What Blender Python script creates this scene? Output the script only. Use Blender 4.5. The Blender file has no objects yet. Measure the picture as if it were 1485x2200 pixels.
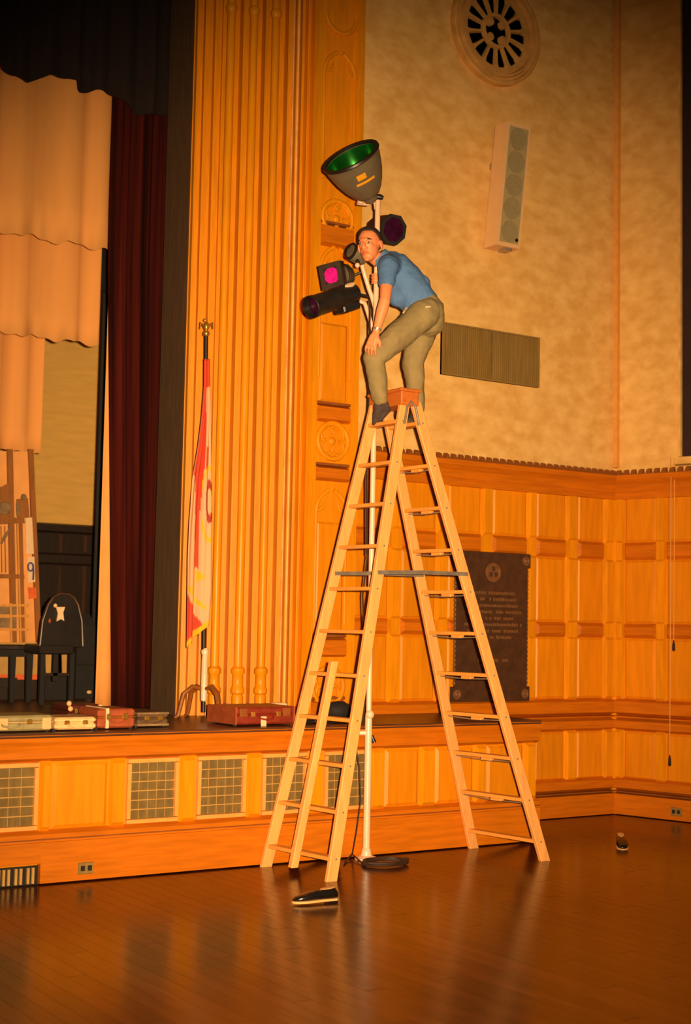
import bpy, bmesh, math, random
from mathutils import Vector, Matrix
random.seed(7)
S = bpy.context.scene
COL = S.collection
V = Vector
PI = math.pi

# ------------------------------------------------------------------ camera
FPX, CW, CH = 3055.0, 1485.0, 2200.0          # focal length in pixels, frame size
YAW, PITCH, ROLL, EYE = 0.9902, 0.07955, 0.01919, 1.68
CF = V((math.cos(YAW)*math.cos(PITCH), math.sin(YAW)*math.cos(PITCH), math.sin(PITCH)))
_r = V((math.sin(YAW), -math.cos(YAW), 0)); _u = _r.cross(CF)
CR = math.cos(ROLL)*_r + math.sin(ROLL)*_u
CU = -math.sin(ROLL)*_r + math.cos(ROLL)*_u
CO = V((0, 0, EYE))
cam = bpy.data.cameras.new('camera'); camo = bpy.data.objects.new('camera', cam); COL.objects.link(camo)
cam.sensor_fit = 'VERTICAL'; cam.sensor_height = 36.0; cam.lens = FPX/CH*36.0
cam.clip_end = 200
camo.matrix_world = Matrix(((CR.x, CU.x, -CF.x, CO.x), (CR.y, CU.y, -CF.y, CO.y), (CR.z, CU.z, -CF.z, CO.z), (0, 0, 0, 1)))
cam.dof.use_dof = True; cam.dof.focus_distance = 10.3; cam.dof.aperture_fstop = 1.6
S.camera = camo

# ------------------------------------------------------------------ light
S.view_settings.view_transform = 'Standard'; S.view_settings.look = 'None'
S.view_settings.gamma = 1.0; S.view_settings.use_curve_mapping = False
S.view_settings.exposure = 0.0
w = bpy.data.worlds.new('world'); S.world = w; w.use_nodes = True
w.node_tree.nodes['Background'].inputs['Color'].default_value = (1.0, .62, .3, 1)
w.node_tree.nodes['Background'].inputs['Strength'].default_value = 0.035
fl = bpy.data.lights.new('camera_flash', 'SPOT'); flo = bpy.data.objects.new('camera_flash', fl); COL.objects.link(flo)
fl.energy = 8300; fl.color = (1.0, .66, .34); fl.spot_size = math.radians(52); fl.spot_blend = 1.0; fl.shadow_soft_size = .035
flo.location = CO + .15*CR + .06*CU
_aim = CF + CR*((690-CW/2)/FPX) + CU*((CH/2-1230)/FPX)
flo.rotation_euler = _aim.to_track_quat('-Z', 'Y').to_euler()

# ------------------------------------------------------------------ helpers: photo point -> world point at a known plane or depth
def ray(x, y): return CF + CR*((x-CW/2)/FPX) + CU*((CH/2-y)/FPX)
def PZ(x, y, z): d = ray(x, y); return CO + d*((z-EYE)/d.z)
def PY(x, y, Y): d = ray(x, y); return CO + d*(Y/d.y)
def PD(x, y, D): return CO + ray(x, y)*D

# ------------------------------------------------------------------ materials
MATS = {}
def mat(name, col, rough=.6, var=.0, scale=8.0, stretch=(1, 1, 1), bump=0.0, metal=0.0, spec=.5, rnd=0.0, col2=None, coat=0.0, detail=4.0):
    m = bpy.data.materials.new(name); m.use_nodes = True
    nt = m.node_tree; N = nt.nodes; L = nt.links; b = N['Principled BSDF']
    b.inputs['Roughness'].default_value = rough; b.inputs['Metallic'].default_value = metal
    b.inputs['Specular IOR Level'].default_value = spec; b.inputs['Coat Weight'].default_value = coat
    b.inputs['Coat Roughness'].default_value = .15
    b.inputs['Base Color'].default_value = (*col, 1)
    if var or bump or rnd:
        tc = N.new('ShaderNodeTexCoord'); mp = N.new('ShaderNodeMapping'); mp.inputs['Scale'].default_value = stretch
        nz = N.new('ShaderNodeTexNoise'); nz.inputs['Scale'].default_value = scale; nz.inputs['Detail'].default_value = detail
        L.new(tc.outputs['Object'], mp.inputs['Vector']); L.new(mp.outputs['Vector'], nz.inputs['Vector'])
        if rnd:
            oi = N.new('ShaderNodeObjectInfo'); ad = N.new('ShaderNodeVectorMath'); ad.operation = 'ADD'
            cb = N.new('ShaderNodeCombineXYZ'); ml = N.new('ShaderNodeMath'); ml.operation = 'MULTIPLY'; ml.inputs[1].default_value = 37
            L.new(oi.outputs['Random'], ml.inputs[0])
            for k in range(3): L.new(ml.outputs[0], cb.inputs[k])
            L.new(mp.outputs['Vector'], ad.inputs[0]); L.new(cb.outputs[0], ad.inputs[1]); L.new(ad.outputs[0], nz.inputs['Vector'])
        rp = N.new('ShaderNodeValToRGB')
        c2 = col2 if col2 else tuple(c*(1-var) for c in col)
        rp.color_ramp.elements[0].position = .33; rp.color_ramp.elements[1].position = .67
        rp.color_ramp.elements[0].color = (*c2, 1); rp.color_ramp.elements[1].color = (*col, 1)
        L.new(nz.outputs['Fac'], rp.inputs['Fac'])
        out = rp.outputs['Color']
        if rnd:
            mr = N.new('ShaderNodeMapRange'); mr.inputs['To Min'].default_value = 1-rnd; mr.inputs['To Max'].default_value = 1+rnd
            L.new(oi.outputs['Random'], mr.inputs['Value'])
            mx = N.new('ShaderNodeMix'); mx.data_type = 'RGBA'; mx.blend_type = 'MULTIPLY'; mx.inputs['Factor'].default_value = 1
            L.new(out, mx.inputs['A']); L.new(mr.outputs['Result'], mx.inputs['B']); out = mx.outputs['Result']
        L.new(out, b.inputs['Base Color'])
        if bump:
            bp = N.new('ShaderNodeBump'); bp.inputs['Strength'].default_value = bump; bp.inputs['Distance'].default_value = .02
            L.new(nz.outputs['Fac'], bp.inputs['Height']); L.new(bp.outputs['Normal'], b.inputs['Normal'])
    MATS[name] = m
    return m

M_woodv = mat('oak_vertical', (.80, .29, .004), .38, .18, 5, (7, 7, .7), .04, rnd=.07, spec=.28)
M_panel = mat('oak_panel', (.77, .262, .004), .42, .18, 4, (6, 6, .6), .04, rnd=.06, spec=.25)
M_woodh = mat('oak_horizontal', (.62, .165, .004), .45, .22, 5, (.7, .7, 8), .04, rnd=.05, spec=.25)  # redder tone puts the horizontal grain's flash reflection into the colour
M_oakdk = mat('oak_dark_edge', (.30, .085, .012), .5, .3, 6, (1, 1, 6))
M_plast = mat('acoustic_plaster', (.86, .54, .185), .9, .3, 6.5, (1, 1, 1.5), .3, col2=(.70, .39, .10), detail=9)
M_stone = mat('cast_stone', (.70, .37, .10), .85, .25, 9, bump=.15)
M_floor = mat('floor_boards', (.082, .020, .008), .20, .5, 3, (5, .7, 1), .07, rnd=.32, spec=.26)
M_stfl = mat('stage_boards', (.10, .035, .013), .35, .4, 4, (.8, 9, 1), .05, rnd=.25, spec=.5)
M_ladder = mat('ladder_pine', (.92, .42, .12), .5, .18, 5, (6, 6, .8), .03, rnd=.05)
M_rung = mat('ladder_rung_pine', (.90, .37, .065), .5, .2, 5, (6, .8, 6), .03, rnd=.05)
M_cap = mat('ladder_cap_wood', (.62, .16, .02), .55, .25, 5, (6, .8, 6), .03)
M_steel = mat('galvanised_steel', (.50, .42, .34), .35, .3, 14, metal=.6)
M_pole = mat('painted_pole', (.93, .62, .42), .3, .12, 12, (1, 1, .3), spec=.7)
M_black = mat('black_paint', (.018, .014, .012), .38, .3, 10)
M_grey = mat('grey_lamp_paint', (.17, .135, .085), .5, .2, 12)
M_blackm = mat('black_matte', (.012, .010, .010), .8, .3, 10)
M_frmd = mat('dark_brown_frame', (.055, .032, .022), .5, .3, 12)
M_green = mat('green_gel', (.012, .20, .022), .22, .4, 9, metal=.7)
M_greenb = mat('green_reflector', (.03, .55, .06), .25, .3, 20, metal=.4)
M_pink = mat('red_gel_pink_glare', (.95, .012, .42), .3, .45, 30, spec=.8)  # bright pink is the flash reflection in a red gel, put into the colour
M_purple = mat('purple_gel', (.045, .004, .03), .25, .5, 14)
M_yellow = mat('yellow_label', (.93, .40, .01), .6, .15, 40)
M_skin = mat('skin', (.90, .30, .12), .55, .12, 12, bump=.03)
M_hair = mat('dark_brown_hair', (.035, .016, .010), .7, .5, 60, (1, 1, 4), .4)
M_shirt = mat('blue_shirt_cloth', (.095, .22, .50), .85, .22, 7, bump=.35)
M_trous = mat('khaki_trouser_cloth', (.31, .235, .10), .9, .22, 6, bump=.35)
M_sock = mat('dark_grey_sock', (.085, .06, .055), .95, .35, 30, bump=.3)
M_lips = mat('lips', (.62, .13, .07), .5, .1, 20)
M_eye = mat('eye_white', (.42, .26, .17), .3, .05, 20)
M_iris = mat('eye_dark', (.03, .02, .015), .2, .05, 20)
M_white = mat('white_card', (.92, .62, .36), .6, .08, 20)
M_red = mat('flag_red', (.62, .05, .03), .8, .2, 20)
M_brass = mat('brass', (.85, .45, .08), .3, .25, 20, metal=.8)
M_bronze = mat('bronze_plaque_metal', (.075, .030, .012), .55, .35, 16, bump=.15)
M_bronzel = mat('bronze_raised', (.20, .085, .03), .55, .3, 30)
M_vel = mat('dark_red_velvet_fold_shade', (.085, .008, .005), .95, .78, 3, (5, 5, .06), .1, spec=.15)  # vertical dark streaks put the shading between folds into the velvet colour
M_veld = mat('dark_velvet_valance', (.014, .006, .0065), .95, .3, 9, (4, 4, .4), .1)
M_drape = mat('peach_drape_cloth', (.93, .42, .115), .95, .07, 3, (3, 3, .4), .05)
M_liner = mat('peach_lining', (.95, .40, .10), .9, .1, 6)
M_bwall = mat('stage_rear_plaster', (.88, .52, .125), .95, .14, 5, (.6, 1, 4), .06)
M_dkwood = mat('dark_walnut', (.022, .010, .006), .5, .4, 6, (7, 7, .7), .03)
M_dkwood2 = mat('dark_walnut_bead', (.10, .045, .022), .4, .4, 6, (7, 7, .7))
M_revl = mat('grey_brown_reveal', (.125, .065, .026), .85, .3, 7, (3, 3, .5))
M_olive = mat('vent_olive_metal', (.30, .18, .042), .7, .25, 30, (1, 1, .1))
M_olivd = mat('vent_dark_backing', (.20, .125, .028), .8, .35, 7, (3, 3, 1))
M_lat = mat('vent_pale_frame', (.80, .36, .075), .6, .15, 14)
M_bar = mat('vent_bar', (.58, .33, .085), .6, .15, 14)
M_spk = mat('speaker_pale_paint', (.82, .50, .24), .6, .06, 10)
M_spkg = mat('speaker_grille_cloth', (.42, .33, .165), .85, .15, 50)
M_spkd = mat('speaker_cone_shade', (.33, .265, .135), .85, .15, 50)
M_cred = mat('oxblood_case_leather', (.27, .030, .012), .45, .3, 18, bump=.08)
M_cbrn = mat('red_brown_case_leather', (.40, .085, .028), .45, .25, 18, bump=.08)
M_cmar = mat('dark_maroon_case_leather', (.10, .018, .012), .45, .3, 18, bump=.08)
M_cgrn = mat('sage_green_case', (.36, .30, .13), .5, .25, 18, bump=.05)
M_cwht = mat('cream_case_cloth', (.90, .56, .25), .6, .2, 14, bump=.05)
M_cgry = mat('brown_grey_case', (.14, .075, .034), .5, .3, 18)
M_trim = mat('case_trim_pale', (.85, .5, .22), .4, .15, 20)
M_frame = mat('scenery_brown_wood', (.36, .125, .018), .7, .3, 6, (5, 5, .6))
M_framel = mat('scenery_pale_wood', (.80, .36, .07), .7, .2, 6, (5, 5, .6))
M_canv = mat('scenery_canvas', (.93, .42, .12), .9, .12, 7)
M_prop = mat('grey_prop', (.32, .20, .09), .8, .4, 16)
M_blue = mat('blue_paint', (.06, .07, .28), .7, .15, 20)
M_orng = mat('orange_paint', (.90, .15, .03), .7, .25, 20)
M_cable = mat('dark_cable', (.045, .018, .010), .6, .2, 20)
M_sole = mat('shoe_leather_pale', (.86, .45, .16), .6, .15, 20)
M_shoe = mat('black_shoe_leather', (.010, .008, .008), .22, .3, 12, spec=.7)
M_cord = mat('pull_cord', (.84, .42, .11), .7, .1, 20)
M_wing = mat('window_dark_red', (.030, .006, .008), .7, .3, 6)

_b = M_vel.node_tree.nodes['Principled BSDF']; _b.inputs['Sheen Weight'].default_value = .0; _b.inputs['Sheen Tint'].default_value = (.5, .06, .04, 1); _b.inputs['Sheen Roughness'].default_value = .35

# ------------------------------------------------------------------ mesh building
class MB:
    def __init__(s): s.v = []; s.f = []
    def add(s, vs, fs):
        n = len(s.v); s.v += [V(p) for p in vs]; s.f += [tuple(i+n for i in f) for f in fs]; return s
    def hexa(s, a, b):                       # a, b: two quads (4 points each, same turning)
        s.add(list(a)+list(b), [(3, 2, 1, 0), (4, 5, 6, 7), (0, 1, 5, 4), (1, 2, 6, 5), (2, 3, 7, 6), (3, 0, 4, 7)]); return s
    def box(s, lo, hi):
        x0, y0, z0 = lo; x1, y1, z1 = hi
        return s.hexa([(x0, y0, z0), (x1, y0, z0), (x1, y1, z0), (x0, y1, z0)], [(x0, y0, z1), (x1, y0, z1), (x1, y1, z1), (x0, y1, z1)])
    def cbox(s, lo, hi, c=.008):             # box with chamfered vertical and horizontal edges
        x0, y0, z0 = lo; x1, y1, z1 = hi
        def ring(i, z): return [(x0+i+c, y0+i, z), (x1-i-c, y0+i, z), (x1-i, y0+i+c, z), (x1-i, y1-i-c, z), (x1-i-c, y1-i, z), (x0+i+c, y1-i, z), (x0+i, y1-i-c, z), (x0+i, y0+i+c, z)]
        return s.rings([ring(c, z0), ring(0, z0+c), ring(0, z1-c), ring(c, z1)])
    def obox(s, o, ax, ay, az, lo, hi, c=None):          # box in an own frame
        t = MB(); (t.cbox(lo, hi, c) if c else t.box(lo, hi))
        return s.add([o+ax*p.x+ay*p.y+az*p.z for p in t.v], t.f)
    def rings(s, rs, cap=True):
        n = len(rs[0]); vs = [p for r in rs for p in r]; fs = []
        for i in range(len(rs)-1):
            for j in range(n): k = (j+1) % n; fs.append((i*n+j, i*n+k, (i+1)*n+k, (i+1)*n+j))
        if cap: fs += [tuple(range(n-1, -1, -1)), tuple(range((len(rs)-1)*n, len(rs)*n))]
        return s.add(vs, fs)
    def tube(s, pts, r, n=10, cap=True, flat=1.0):
        pts = [V(p) for p in pts]; rs = r if isinstance(r, (list, tuple)) else [r]*len(pts)
        t0 = (pts[1]-pts[0]).normalized(); a = t0.cross(V((0, 0, 1)))
        if a.length < 1e-3: a = t0.cross(V((1, 0, 0)))
        a.normalize(); out = []
        for i, p in enumerate(pts):
            t = (pts[min(i+1, len(pts)-1)]-pts[max(i-1, 0)]).normalized()
            a = (a-t*a.dot(t)).normalized(); b = t.cross(a)
            out.append([p+(a*math.cos(2*PI*k/n)+b*math.sin(2*PI*k/n)*flat)*rs[i] for k in range(n)])
        return s.rings(out, cap)
    def lathe(s, o, ax, prof, n=24, cap=True, a0=0, a1=2*PI):
        ax = V(ax).normalized(); a = ax.cross(V((0, 0, 1)))
        if a.length < 1e-3: a = V((1, 0, 0))
        a.normalize(); b = ax.cross(a); o = V(o)
        full = abs(a1-a0-2*PI) < 1e-6
        if full: return s.rings([[o+ax*h+(a*math.cos(2*PI*k/n)+b*math.sin(2*PI*k/n))*max(r, 1e-4) for k in range(n)] for h, r in prof], cap)
        rows = [[o+ax*h+(a*math.cos(a0+(a1-a0)*k/n)+b*math.sin(a0+(a1-a0)*k/n))*r for k in range(n+1)] for h, r in prof]
        return s.grid(rows)
    def grid(s, rows):
        n = len(rows[0]); fs = [(i*n+j, i*n+j+1, (i+1)*n+j+1, (i+1)*n+j) for i in range(len(rows)-1) for j in range(n-1)]
        return s.add([p for r in rows for p in r], fs)
    def sheet(s, rows, th):                  # a grid with a back side th behind it
        t = MB().grid(rows); n = len(rows[0]); m = len(rows); N = n*m
        vs = t.v+[p+th for p in t.v]; fs = t.f+[tuple(i+N for i in f[::-1]) for f in t.f]
        for i in range(m-1): fs += [(i*n, (i+1)*n, (i+1)*n+N, i*n+N), ((i+1)*n+n-1, i*n+n-1, i*n+n-1+N, (i+1)*n+n-1+N)]
        for j in range(n-1): fs += [(j+1, j, j+N, j+1+N), ((m-1)*n+j, (m-1)*n+j+1, (m-1)*n+j+1+N, (m-1)*n+j+N)]
        return s.add(vs, fs)
    def prism(s, poly, vec):
        vec = V(vec); return s.rings([[V(p) for p in poly], [V(p)+vec for p in poly]])
    def ball(s, c, r, n=12, sq=(1, 1, 1), fr=None):
        c = V(c); fr = fr or (V((1, 0, 0)), V((0, 1, 0)), V((0, 0, 1)))
        rs = []
        for i in range(n//2+1):
            t = PI*i/(n//2); t = min(max(t, .02), PI-.02)
            rs.append([c+(fr[0]*math.cos(2*PI*k/n)*math.sin(t)*sq[0]+fr[1]*math.sin(2*PI*k/n)*math.sin(t)*sq[1]-fr[2]*math.cos(t)*sq[2])*r for k in range(n)])
        return s.rings(rs)
    def frust(s, o, d, n, s0, s1, z0, z1, b0, b1, cs, cz=None):   # raised board on a wall: along d, up z, out along n
        cz = cs if cz is None else cz; z = V((0, 0, 1))
        P = lambda a, b, h: o+d*a+z*b+n*h
        return s.hexa([P(s0, z0, b0), P(s1, z0, b0), P(s1, z1, b0), P(s0, z1, b0)],
                      [P(s0+cs, z0+cz, b1), P(s1-cs, z0+cz, b1), P(s1-cs, z1-cz, b1), P(s0+cs, z1-cz, b1)])
    def build(s, name, m, parent=None, smooth=False, kind=None, label=None):
        root = parent
        while root is not None and root.parent is not None: root = root.parent
        off = root.location.copy() if root is not None else V((0, 0, 0))
        me = bpy.data.meshes.new(name)
        me.from_pydata([p-off for p in s.v], [], s.f)
        bm = bmesh.new(); bm.from_mesh(me); bmesh.ops.recalc_face_normals(bm, faces=bm.faces); bm.to_mesh(me); bm.free()
        if smooth:
            for p in me.polygons: p.use_smooth = True
            if smooth != 'all':
                try: me.set_sharp_from_angle(angle=math.radians(40))
                except Exception: pass
        me.materials.append(m)
        o = bpy.data.objects.new(name, me); COL.objects.link(o)
        if parent is not None: o.parent = parent
        if kind: o['kind'] = kind
        if label: o['label'] = label
        return o

def thing(name, loc, label, cat, group=None):
    o = bpy.data.objects.new(name, None); COL.objects.link(o); o.location = V(loc); o.empty_display_size = .1
    o['label'] = label; o['category'] = cat
    if group: o['group'] = group
    return o
def tag(o, label, cat, group=None):
    o['label'] = label; o['category'] = cat
    if group: o['group'] = group
    return o
def struct(name, loc=(0, 0, 0), label=None):
    o = bpy.data.objects.new(name, None); COL.objects.link(o); o.location = V(loc); o['kind'] = 'structure'
    if label: o['label'] = label
    return o
def copies(src, offs):
    for d in offs:
        c = src.copy(); COL.objects.link(c); c.location = src.location+V(d)

X3, Y3, Z3 = V((1, 0, 0)), V((0, 1, 0)), V((0, 0, 1))
YW, YS, ZS, YL = 9.72, 8.75, .958, 8.675        # wall plane, stage face, stage height, lip edge

# ------------------------------------------------------------------ floor
fb = MB().box((-6, -4, -.12), (13, 10.2, -.012)).build('floor', M_floor); fb['kind'] = 'structure'; fb['label'] = 'dark varnished hall floor of narrow boards'
pl = MB().hexa([(.0004, 0, -.012), (.0997, 0, -.012), (.0997, 2.299, -.012), (.0004, 2.299, -.012)], [(.0012, .002, 0), (.0993, .002, 0), (.0993, 2.296, 0), (.0012, 2.296, 0)])
p0 = pl.build('plank', M_floor, fb)
X0 = 1.5; first = True
for i in range(90):
    x = X0+i*.1; end = 8.74 if x < 7.5 else 9.80
    y1 = end; ln = [2.3, 1.4, 1.85, .9][i % 4]
    for j in range(3):
        y0 = y1-ln
        if x > 10.45: break
        if first: c = p0; first = False
        else: c = p0.copy(); COL.objects.link(c)
        c.location = (x, y0, -.0003*random.random()); c.scale.y = ln/2.3
        y1 = y0; ln = 2.3

# ------------------------------------------------------------------ wall with plaster above and oak wainscot below
D2 = V((.28555, -.95836, 0)); N2 = V((-.95836, -.28555, 0)); C2 = V((9.391, YW, 0))
wa = MB().box((5.8, YW+.03, 0), (9.5, YW+.35, 9.0)).build('wall_back', M_plast); wa['kind'] = 'structure'; wa['label'] = 'cream acoustic plaster wall above orange oak wainscot'
t = MB()
t.obox(C2+D2*-.12, D2, -N2, Z3, V((0, .03, 0)), V((4.0, .3, 9.0)))
wb = t.build('wall_right', M_plast); wb['kind'] = 'structure'; wb['label'] = 'cream plaster side wall with oak wainscot beyond the corner'
MB().frust(C2, D2, N2, -.02, .035, 3.2, 8.9, -.035, .012, .006).build('corner_bead', M_lat, wb)

MB().obox(C2, D2, -N2, Z3, V((-.03, -.012, 0)), V((.03, .05, 3.1))).build('corner_post', M_woodv, wb)
ROWS = [(2.50, 2.92), (1.75, 2.33), (1.06, 1.61), (.33, .76)]
RAILS = [(2.33, 2.50), (1.61, 1.75)]
def wainscot(parent, o, d, n, send, stiles, rows, rails, s0):
    # backing
    MB().frust(o, d, n, s0, send, rows[-1][0]-.3 if rows[-1][0] > .5 else 0, 2.95, -.045, -.028, 0).build('backing_board', M_panel, parent)
    edges = [(s0-.02, s0)]+stiles+[(send, send+.02)]
    for (z0, z1) in rows:
        for a, b in zip(edges[:-1], edges[1:]):
            if b[0]-a[1] < .05: continue
            MB().frust(o, d, n, a[1]+.003, b[0]-.003, z0, z1, -.03, -.012, .02).build('panel', M_panel, parent)
        for a, b in stiles:
            MB().frust(o, d, n, a, b, z0-.03, z1+.03, -.03, .016, .022, .045).build('stile', M_woodv, parent)
    for (z0, z1) in rails:
        for a, b in zip(edges[:-1], edges[1:]):
            if b[0]-a[1] < .05: continue
            MB().frust(o, d, n, a[1]-.008, b[0]+.008, z0, z1, -.03, .012, .03, .035).build('rail', M_woodh, parent)
        for a, b in stiles:
            MB().frust(o, d, n, a+.01, b-.01, z0, z1, -.03, .002, .004).build('stile', M_woodv, parent)
OA = V((0, YW, 0)); NA = V((0, -1, 0))
stA = [(6.83, 6.96), (7.32, 7.45), (7.81, 7.94), (8.335, 8.445), (8.80, 8.945), (9.27, 9.392)]
wainscot(wa, OA, X3, NA, 9.395, stA, ROWS[:3], RAILS, 6.43)
stA2 = [(8.335, 8.445), (8.80, 8.945), (9.27, 9.392)]
for a, b in zip([(7.6, 7.66)]+stA2[:-1], stA2):
    MB().frust(OA, X3, NA, a[1]+.003, b[0]-.003, .33, .76, -.03, -.012, .02).build('panel', M_panel, wa)
for a, b in [(7.66, 7.74)]+stA2: MB().frust(OA, X3, NA, a, b, .30, .79, -.03, .016, .022, .045).build('stile', M_woodv, wa)
MB().frust(OA, X3, NA, 7.6, 9.38, 0, .8, -.045, -.028, 0).build('backing_board', M_panel, wa)
for zz in [(.90, 1.06, .02), (.76, .885, .012)]: MB().frust(OA, X3, NA, 6.43, 9.41, zz[0], zz[1], -.03, zz[2]+.018, .0, .03).build('rail', M_woodh, wa)
MB().frust(OA, X3, NA, 6.43, 9.41, .878, .905, -.03, .05, .0, .008).build('rail', M_woodh, wa)
stB = [(-.02, .10), (.42, .53), (.87, .98), (1.34, 1.45), (1.81, 1.92), (2.3, 2.4)]
wainscot(wb, C2, D2, N2, 3.4, stB, ROWS, RAILS, 0.0)
for zz in [(.90, 1.06, .02), (.76, .885, .012)]: MB().frust(C2, D2, N2, -.02, 3.4, zz[0], zz[1], -.03, zz[2]+.018, .0, .03).build('rail', M_woodh, wb)
MB().frust(C2, D2, N2, -.02, 3.4, .878, .905, -.03, .05, .0, .008).build('rail', M_woodh, wb)
# base rails and baseboards
for (nm, o, d, n, a, b, side) in [('baseboard_back', OA, X3, NA, 7.62, 9.40, wa), ('baseboard_right', C2, D2, N2, -.02, 3.4, wb)]:
    r = MB()
    r.frust(o, d, n, a, b, .215, .345, -.03, .03, 0, .03); r.build('rail', M_woodh, side)
    e = MB().frust(o, d, n, a, b, .20, .222, -.03, .045, 0, .006).build('cove_bead', M_oakdk, side)
    bb = MB().frust(o, d, n, a, b, 0, .20, -.03, .055, 0, .008).build(nm, M_woodh); bb['kind'] = 'structure'
# cornice and dentils
for (o, d, n, a, b, par) in [(OA, X3, NA, 6.43, 9.40, wa), (C2, D2, N2, -.01, 3.4, wb)]:
    for z0, z1, h0, h1 in [(2.90, 2.965, .03, .03), (2.965, 3.03, .045, .07), (3.03, 3.075, .07, .11), (3.075, 3.115, .11, .125)]:
        k = MB(); P = lambda s_, z_, h_: o+d*s_+Z3*z_+n*h_
        k.hexa([P(a, z0, -.03), P(b, z0, -.03), P(b, z0, h0), P(a, z0, h0)], [P(a, z1, -.03), P(b, z1, -.03), P(b, z1, h1), P(a, z1, h1)])
        k.build('cornice_moulding', M_woodh, par)
    cnt = int((b-a)/.078)
    dm = MB(); dm.hexa([o+d*0+n*.09+Z3*3.115, o+d*.05+n*.09+Z3*3.115, o+d*.05+n*.13+Z3*3.115, o+d*0+n*.13+Z3*3.115],
                       [o+d*.004+n*.095+Z3*3.165, o+d*.046+n*.095+Z3*3.165, o+d*.046+n*.122+Z3*3.15, o+d*.004+n*.122+Z3*3.15])
    d0 = dm.build('dentil', M_oakdk, par); d0.location = d*(a+.012)
    copies(d0, [d*(.078*i) for i in range(1, cnt)])
    MB().frust(o, d, n, a, b, 3.113, 3.122, -.03, .125, 0, .001).build('cornice_shelf', M_oakdk, par)

# ------------------------------------------------------------------ rose window grille high on the plaster
rc = V((7.905, YW, 7.06))
rw = struct('window_1', (rc.x, YW, rc.z-.45), 'round carved rosette opening with radiating petals')
def ringlathe(prof, nm, m, n=56):
    MB().lathe(rc, NA, prof, n, cap=False).build(nm, m, rw, smooth=True)
MB().lathe(rc, NA, [(-.02, .41), (-.02, .0)], 48, cap=True).build('dark_opening', M_wing, rw)
ringlathe([(-.03, .50), (.03, .50), (.045, .485), (.045, .465), (.02, .455), (.02, .435), (.05, .425), (.05, .405), (.0, .39), (-.028, .385)], 'moulded_ring', M_stone)
ringlathe([(-.028, .40), (.012, .40), (.018, .37), (.012, .335), (-.015, .335)], 'tracery_ring', M_stone)
for k in range(14):
    a = 2*PI*(k+.5)/14; u = X3*math.cos(a)+Z3*math.sin(a); v_ = -X3*math.sin(a)+Z3*math.cos(a)
    t = MB(); q = lambda r, w_, h: [rc+u*r-v_*w_+NA*-.018, rc+u*r+v_*w_+NA*-.018, rc+u*r+v_*w_*.6+NA*h, rc+u*r-v_*w_*.6+NA*h]
    t.rings([q(.13, .012, .012), q(.22, .017, .014), q(.30, .022, .014), q(.345, .045, .014)])
    t.build('tracery_spoke', M_stone, rw)
ringlathe([(-.018, .165), (.016, .16), (.02, .145), (.016, .13), (-.018, .125)], 'hub_ring', M_stone, 32)
for k in range(4):
    a = PI/4+PI/2*k; u = X3*math.cos(a)+Z3*math.sin(a)
    MB().lathe(rc+u*.10, NA, [(-.018, .042), (.014, .038), (.018, .025), (.014, .0)], 14).build('quatrefoil_cusp', M_stone, rw, smooth=True)

# ------------------------------------------------------------------ wall vent, speaker, plaque
va, vb = PY(950, 692, YW), PY(1158, 834, YW)
vt = thing('wall_vent', (7.9, YW+.02, 3.86), 'wide olive-brown louvred vent set in the plaster wall behind the man', 'vent')
MB().box((7.345, YW+.005, 3.862), (8.45, YW+.028, 4.32)).build('backing', M_olivd, vt)
t = MB()
for lo, hi in [((7.345, 3.862), (8.45, 3.876)), ((7.345, 4.306), (8.45, 4.32)), ((7.345, 3.876), (7.36, 4.306)), ((8.435, 3.876), (8.45, 4.306))]: t.box((lo[0], YW-.008, lo[1]), (hi[0], YW+.028, hi[1]))
t.build('frame', M_olive, vt)
t = MB(); k = 0
x = 7.365
while x < 8.43:
    t.box((x, YW-.004, 3.878), (x+(.014 if x > 7.90 else .010), YW+.008, 4.304)); x += .0235
t.build('louvre_blades', M_olive, vt, kind='stuff')
MB().box((7.885, YW-.007, 3.876), (7.90, YW+.01, 4.306)).build('mullion', M_olivd, vt)

sp = thing('wall_speaker', (8.12, YW-.02, 5.02), 'pale box loudspeaker with grey-green grille hung high on the plaster wall', 'speaker')
sz0, sz1 = 5.03, 6.10
s_ = MB()
def spP(x, y, z): return V((x, y, z))
by0, lean, dpt = YW-.20, .14, .17
bx0, bx1 = PY(1066, 543, by0).x, PY(1117, 548, by0).x
s_.hexa([(bx0, by0, sz0), (bx1, by0, sz0), (bx1, by0+dpt, sz0), (bx0, by0+dpt, sz0)], [(bx0, by0-lean, sz1), (bx1, by0-lean, sz1), (bx1, by0-lean+dpt, sz1), (bx0, by0-lean+dpt, sz1)])
s_.build('cabinet', M_spk, sp)
def yf(z): return by0-lean*(z-sz0)/(sz1-sz0)
g_ = MB(); g0, g1 = sz0+.035, sz1-.035
g_.hexa([(bx0+.03, yf(g0)-.004, g0), (bx1-.028, yf(g0)-.004, g0), (bx1-.028, yf(g0)+.02, g0), (bx0+.03, yf(g0)+.02, g0)], [(bx0+.03, yf(g1)-.004, g1), (bx1-.028, yf(g1)-.004, g1), (bx1-.028, yf(g1)+.02, g1), (bx0+.03, yf(g1)+.02, g1)])
MB().box((bx0+.1, by0-.02, sz0+.15), (bx0+.2, YW+.03, sz0+.2)).build('bracket', M_steel, sp)
MB().box((bx0+.1, by0-.06, sz0+.75), (bx0+.2, YW+.03, sz0+.8)).build('bracket', M_steel, sp)
g_.build('grille', M_spkg, sp)
nz_ = V((0, -1, -lean/(sz1-sz0))).normalized()
for i in range(5):
    z = g0+.1+i*.2
    MB().lathe(((bx0+bx1)/2, yf(z)-.004, z), nz_, [(-.004, .098), (.0025, .096), (.001, .08), (.002, .0)], 24).build('cone_ring', M_spkd, sp, smooth=True)
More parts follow.
